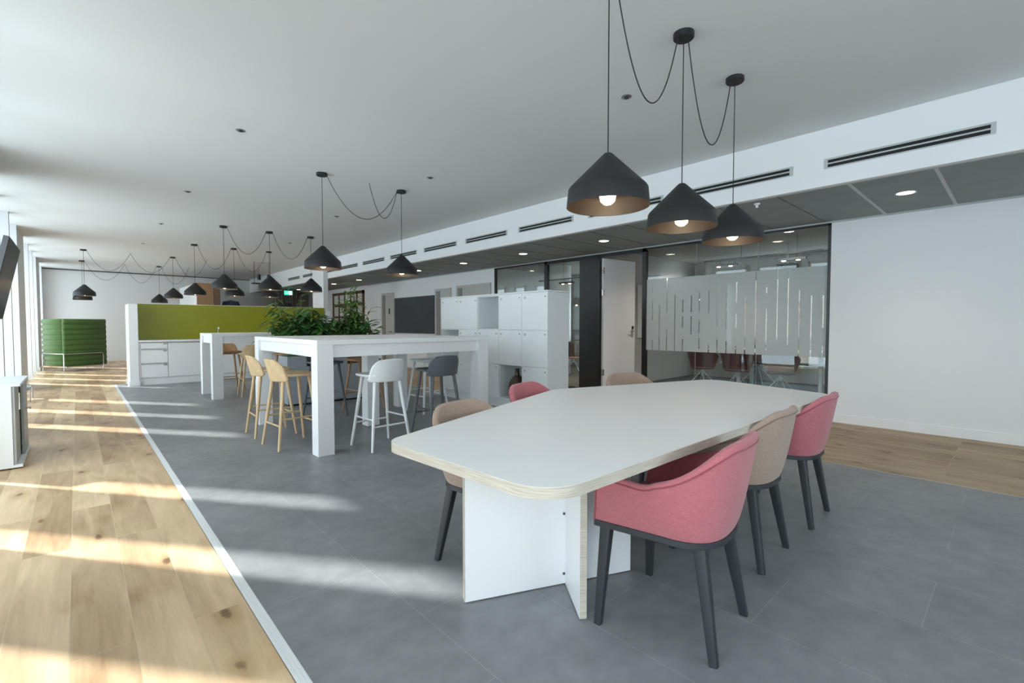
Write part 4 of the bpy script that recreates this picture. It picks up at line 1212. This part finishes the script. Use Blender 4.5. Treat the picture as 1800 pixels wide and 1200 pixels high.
# ================================================================== MEETING ROOM CONTENT
r = thing('meeting_room_table', 'white oval table inside the glazed meeting room', 'table', (9.55, 3.1, 0))
MB().prism([(0.62*math.cos(2*PI*k/40), 1.35*math.sin(2*PI*k/40)) for k in range(40)], 0.72, 0.745).build('tabletop', 'lam', r)
for (x, y) in ((0.35, 0.55), (-0.3, 0.55), (0.35, -0.8), (-0.3, -0.8)): MB().cone((x, y, 0), (x, y, 0.72), 0.035, 0.04, 16).build('leg', 'white', r)
CG = 'swivel chairs in the glazed meeting room'
def make_shell_chair(mk, label, pad=None):
    r_ = thing('shell_chair', label, 'chair')
    rows = []
    nu, nv = 24, 10
    for j in range(nv+1):
        v = j/nv; row = []
        for i in range(nu+1):
            t = -1+2*i/nu; ph = t*PI*0.62
            R0 = 0.20+0.07*v; zt_ = 0.42+(0.40*(1-0.45*abs(t)**2))*v
            row.append((R0*math.sin(ph)*1.05, -R0*math.cos(ph)*(1.0+0.1*v), zt_))
        rows.append(row)
    MB().grid(rows).build('backrest', mk, r_, solid=0.014, ang=70)
    MB().lathe([(0.0, 0.40), (0.18, 0.405), (0.225, 0.43), (0.21, 0.455), (0.0, 0.445)], n=28).build('seat', pad or mk, r_)
    MB().cone((0, 0, 0.30), (0, 0, 0.41), 0.018, 0.025, 12).build('column', 'stw', r_)
    for k in range(4):
        a = PI/4 + k*PI/2
        MB().tube([(0, 0, 0.37), (0.33*math.cos(a), 0.33*math.sin(a), 0.02), (0.34*math.cos(a), 0.34*math.sin(a), 0.0)], 0.008, 8).build('leg', 'stw', r_)
    return r_
c0 = make_shell_chair('maroon', 'maroon swivel chair in the meeting room, leftmost seen under the frosted band')
c0.location = (8.60, 4.05, 0); c0.rotation_euler = (0, 0, R(-100)); c0['group'] = CG
dup_at(c0, (8.55, 3.40, 0), R(-84), 'maroon swivel chair in the meeting room, second from left', CG)
dup_at(c0, (8.55, 2.70, 0), R(-95), 'maroon swivel chair in the meeting room, right one whose shell is behind the frosted band', CG)
dup_at(c0, (10.5, 3.75, 0), R(80), 'maroon swivel chair on the far side of the meeting room table', CG)
cN = make_shell_chair('brownsh', 'brown shell chair seen through the narrow glass beside the lockers', 'apri')
cN.location = (8.92, 7.44, 0); cN.rotation_euler = (0, 0, R(-60)); cN['group'] = CG
for ch in cN.children if False else []: pass
r = thing('room_table', 'white table in the room behind the narrow glass beside the lockers', 'table', (10.1, 7.6, 0))
B(-0.45, 0.45, -0.35, 0.35, 0.71, 0.735).build('tabletop', 'lam', r, smooth=False)
MB().lathe([(0.25, 0), (0.25, 0.02), (0.04, 0.04), (0.04, 0.71)], n=24, close=True).build('leg', 'stw', r)
# hanging light rails
def light_rail(x, y0, y1, label, bars, zz=2.38, zc_=2.70):
    r_ = thing('light_rail', label, 'lamp', (x, (y0+y1)/2, zz))
    h = (y1-y0)/2
    MB().box(-0.012, 0.012, -h, h, -0.012, 0.012).build('rail', 'frame', r_, smooth=False)
    mb = MB()
    for s_ in (-h*0.62, h*0.3): mb.cone((0, s_, 0), (0, s_, zc_-zz), 0.003, 0.003, 6)
    mb.build('wire', 'frame', r_)
    for c in bars:
        bb = MB().box(-0.03, 0.03, c-0.22, c+0.22, -0.115, -0.075).build('light_bar', 'char', r_, smooth=False)
        mb = MB()
        for s_ in (-0.12, 0.12):
            mb.tube([(0, c+s_-0.05, -0.075), (0, c+s_-0.04, -0.02), (0, c+s_, 0.015), (0, c+s_+0.04, -0.02), (0, c+s_+0.05, -0.075)], 0.003, 6)
        mb.build('loop_wire', 'frame', bb)
        for s_ in (-0.10, 0.11):
            MB().lathe([(0.030, -0.115), (0.030, -0.125), (0.0, -0.128)], (0, c+s_, 0), 16).build('spot', 'led', bb)
    return r_
light_rail(8.5, 2.12, 4.0, 'long thin light rail with two spot bars hanging in the meeting room', (-0.50, 0.56), 2.38)
light_rail(8.6, 6.0, 8.3, 'light rail hanging in the room seen beside the lockers', (0.25,), 2.32)
MG = 'downlights in the meeting room ceiling'
for x, y, lb in ((7.9, 3.9, 'left downlight in the meeting room ceiling'), (8.3, 2.55, 'right downlight in the meeting room ceiling'), (8.2, 6.6, 'downlight in the room behind the lockers')):
    r = thing('downlight', lb, 'lamp', (x, y, 2.70), 0, MG)
    MB().lathe([(0.075, 0.0), (0.078, -0.004), (0.066, -0.005), (0.0, -0.005)], n=28).build('diffuser', 'led', r)
    l = bpy.data.lights.new('downlight_lamp', 'SPOT'); l.energy = 45; l.spot_size = R(140); l.spot_blend = 0.9; l.color = (1.0, 0.90, 0.78); l.shadow_soft_size = 0.08
    lo = bpy.data.objects.new('downlight_lamp', l); COL.objects.link(lo); lo.parent = r; lo.location = (0, 0, -0.02)
o = B(8.6, 9.9, MY1-0.03, MY1-0.002, 0.95, 2.05).build('whiteboard', 'white', smooth=False); tag(o, 'whiteboard on the meeting room side wall beyond the open door', 'whiteboard')
o = B(9.6, 10.5, 5.36, 5.42, 2.22, 2.25).build('white_bar', mat('bar_glow', (1, 1, 1), 0.4, emit=(1, 1, 1), estr=2.0), smooth=False)  # plain white bar with its own emission
tag(o, 'short white glowing bar at the meeting room side wall', 'lamp')
r = thing('projector', 'small projector hanging under the meeting room ceiling', 'projector', (9.6, 2.95, 2.28))
B(-0.16, 0.16, -0.14, 0.14, -0.06, 0.06).build('housing', 'stg', r, bevel=0.02)
MB().cone((0, 0, 0.06), (0, 0, 0.42), 0.02, 0.02, 12).build('mount', 'stw', r)
MB().cone((-0.16, 0.04, 0), (-0.18, 0.04, 0), 0.035, 0.035, 16).build('lens', 'black', r)
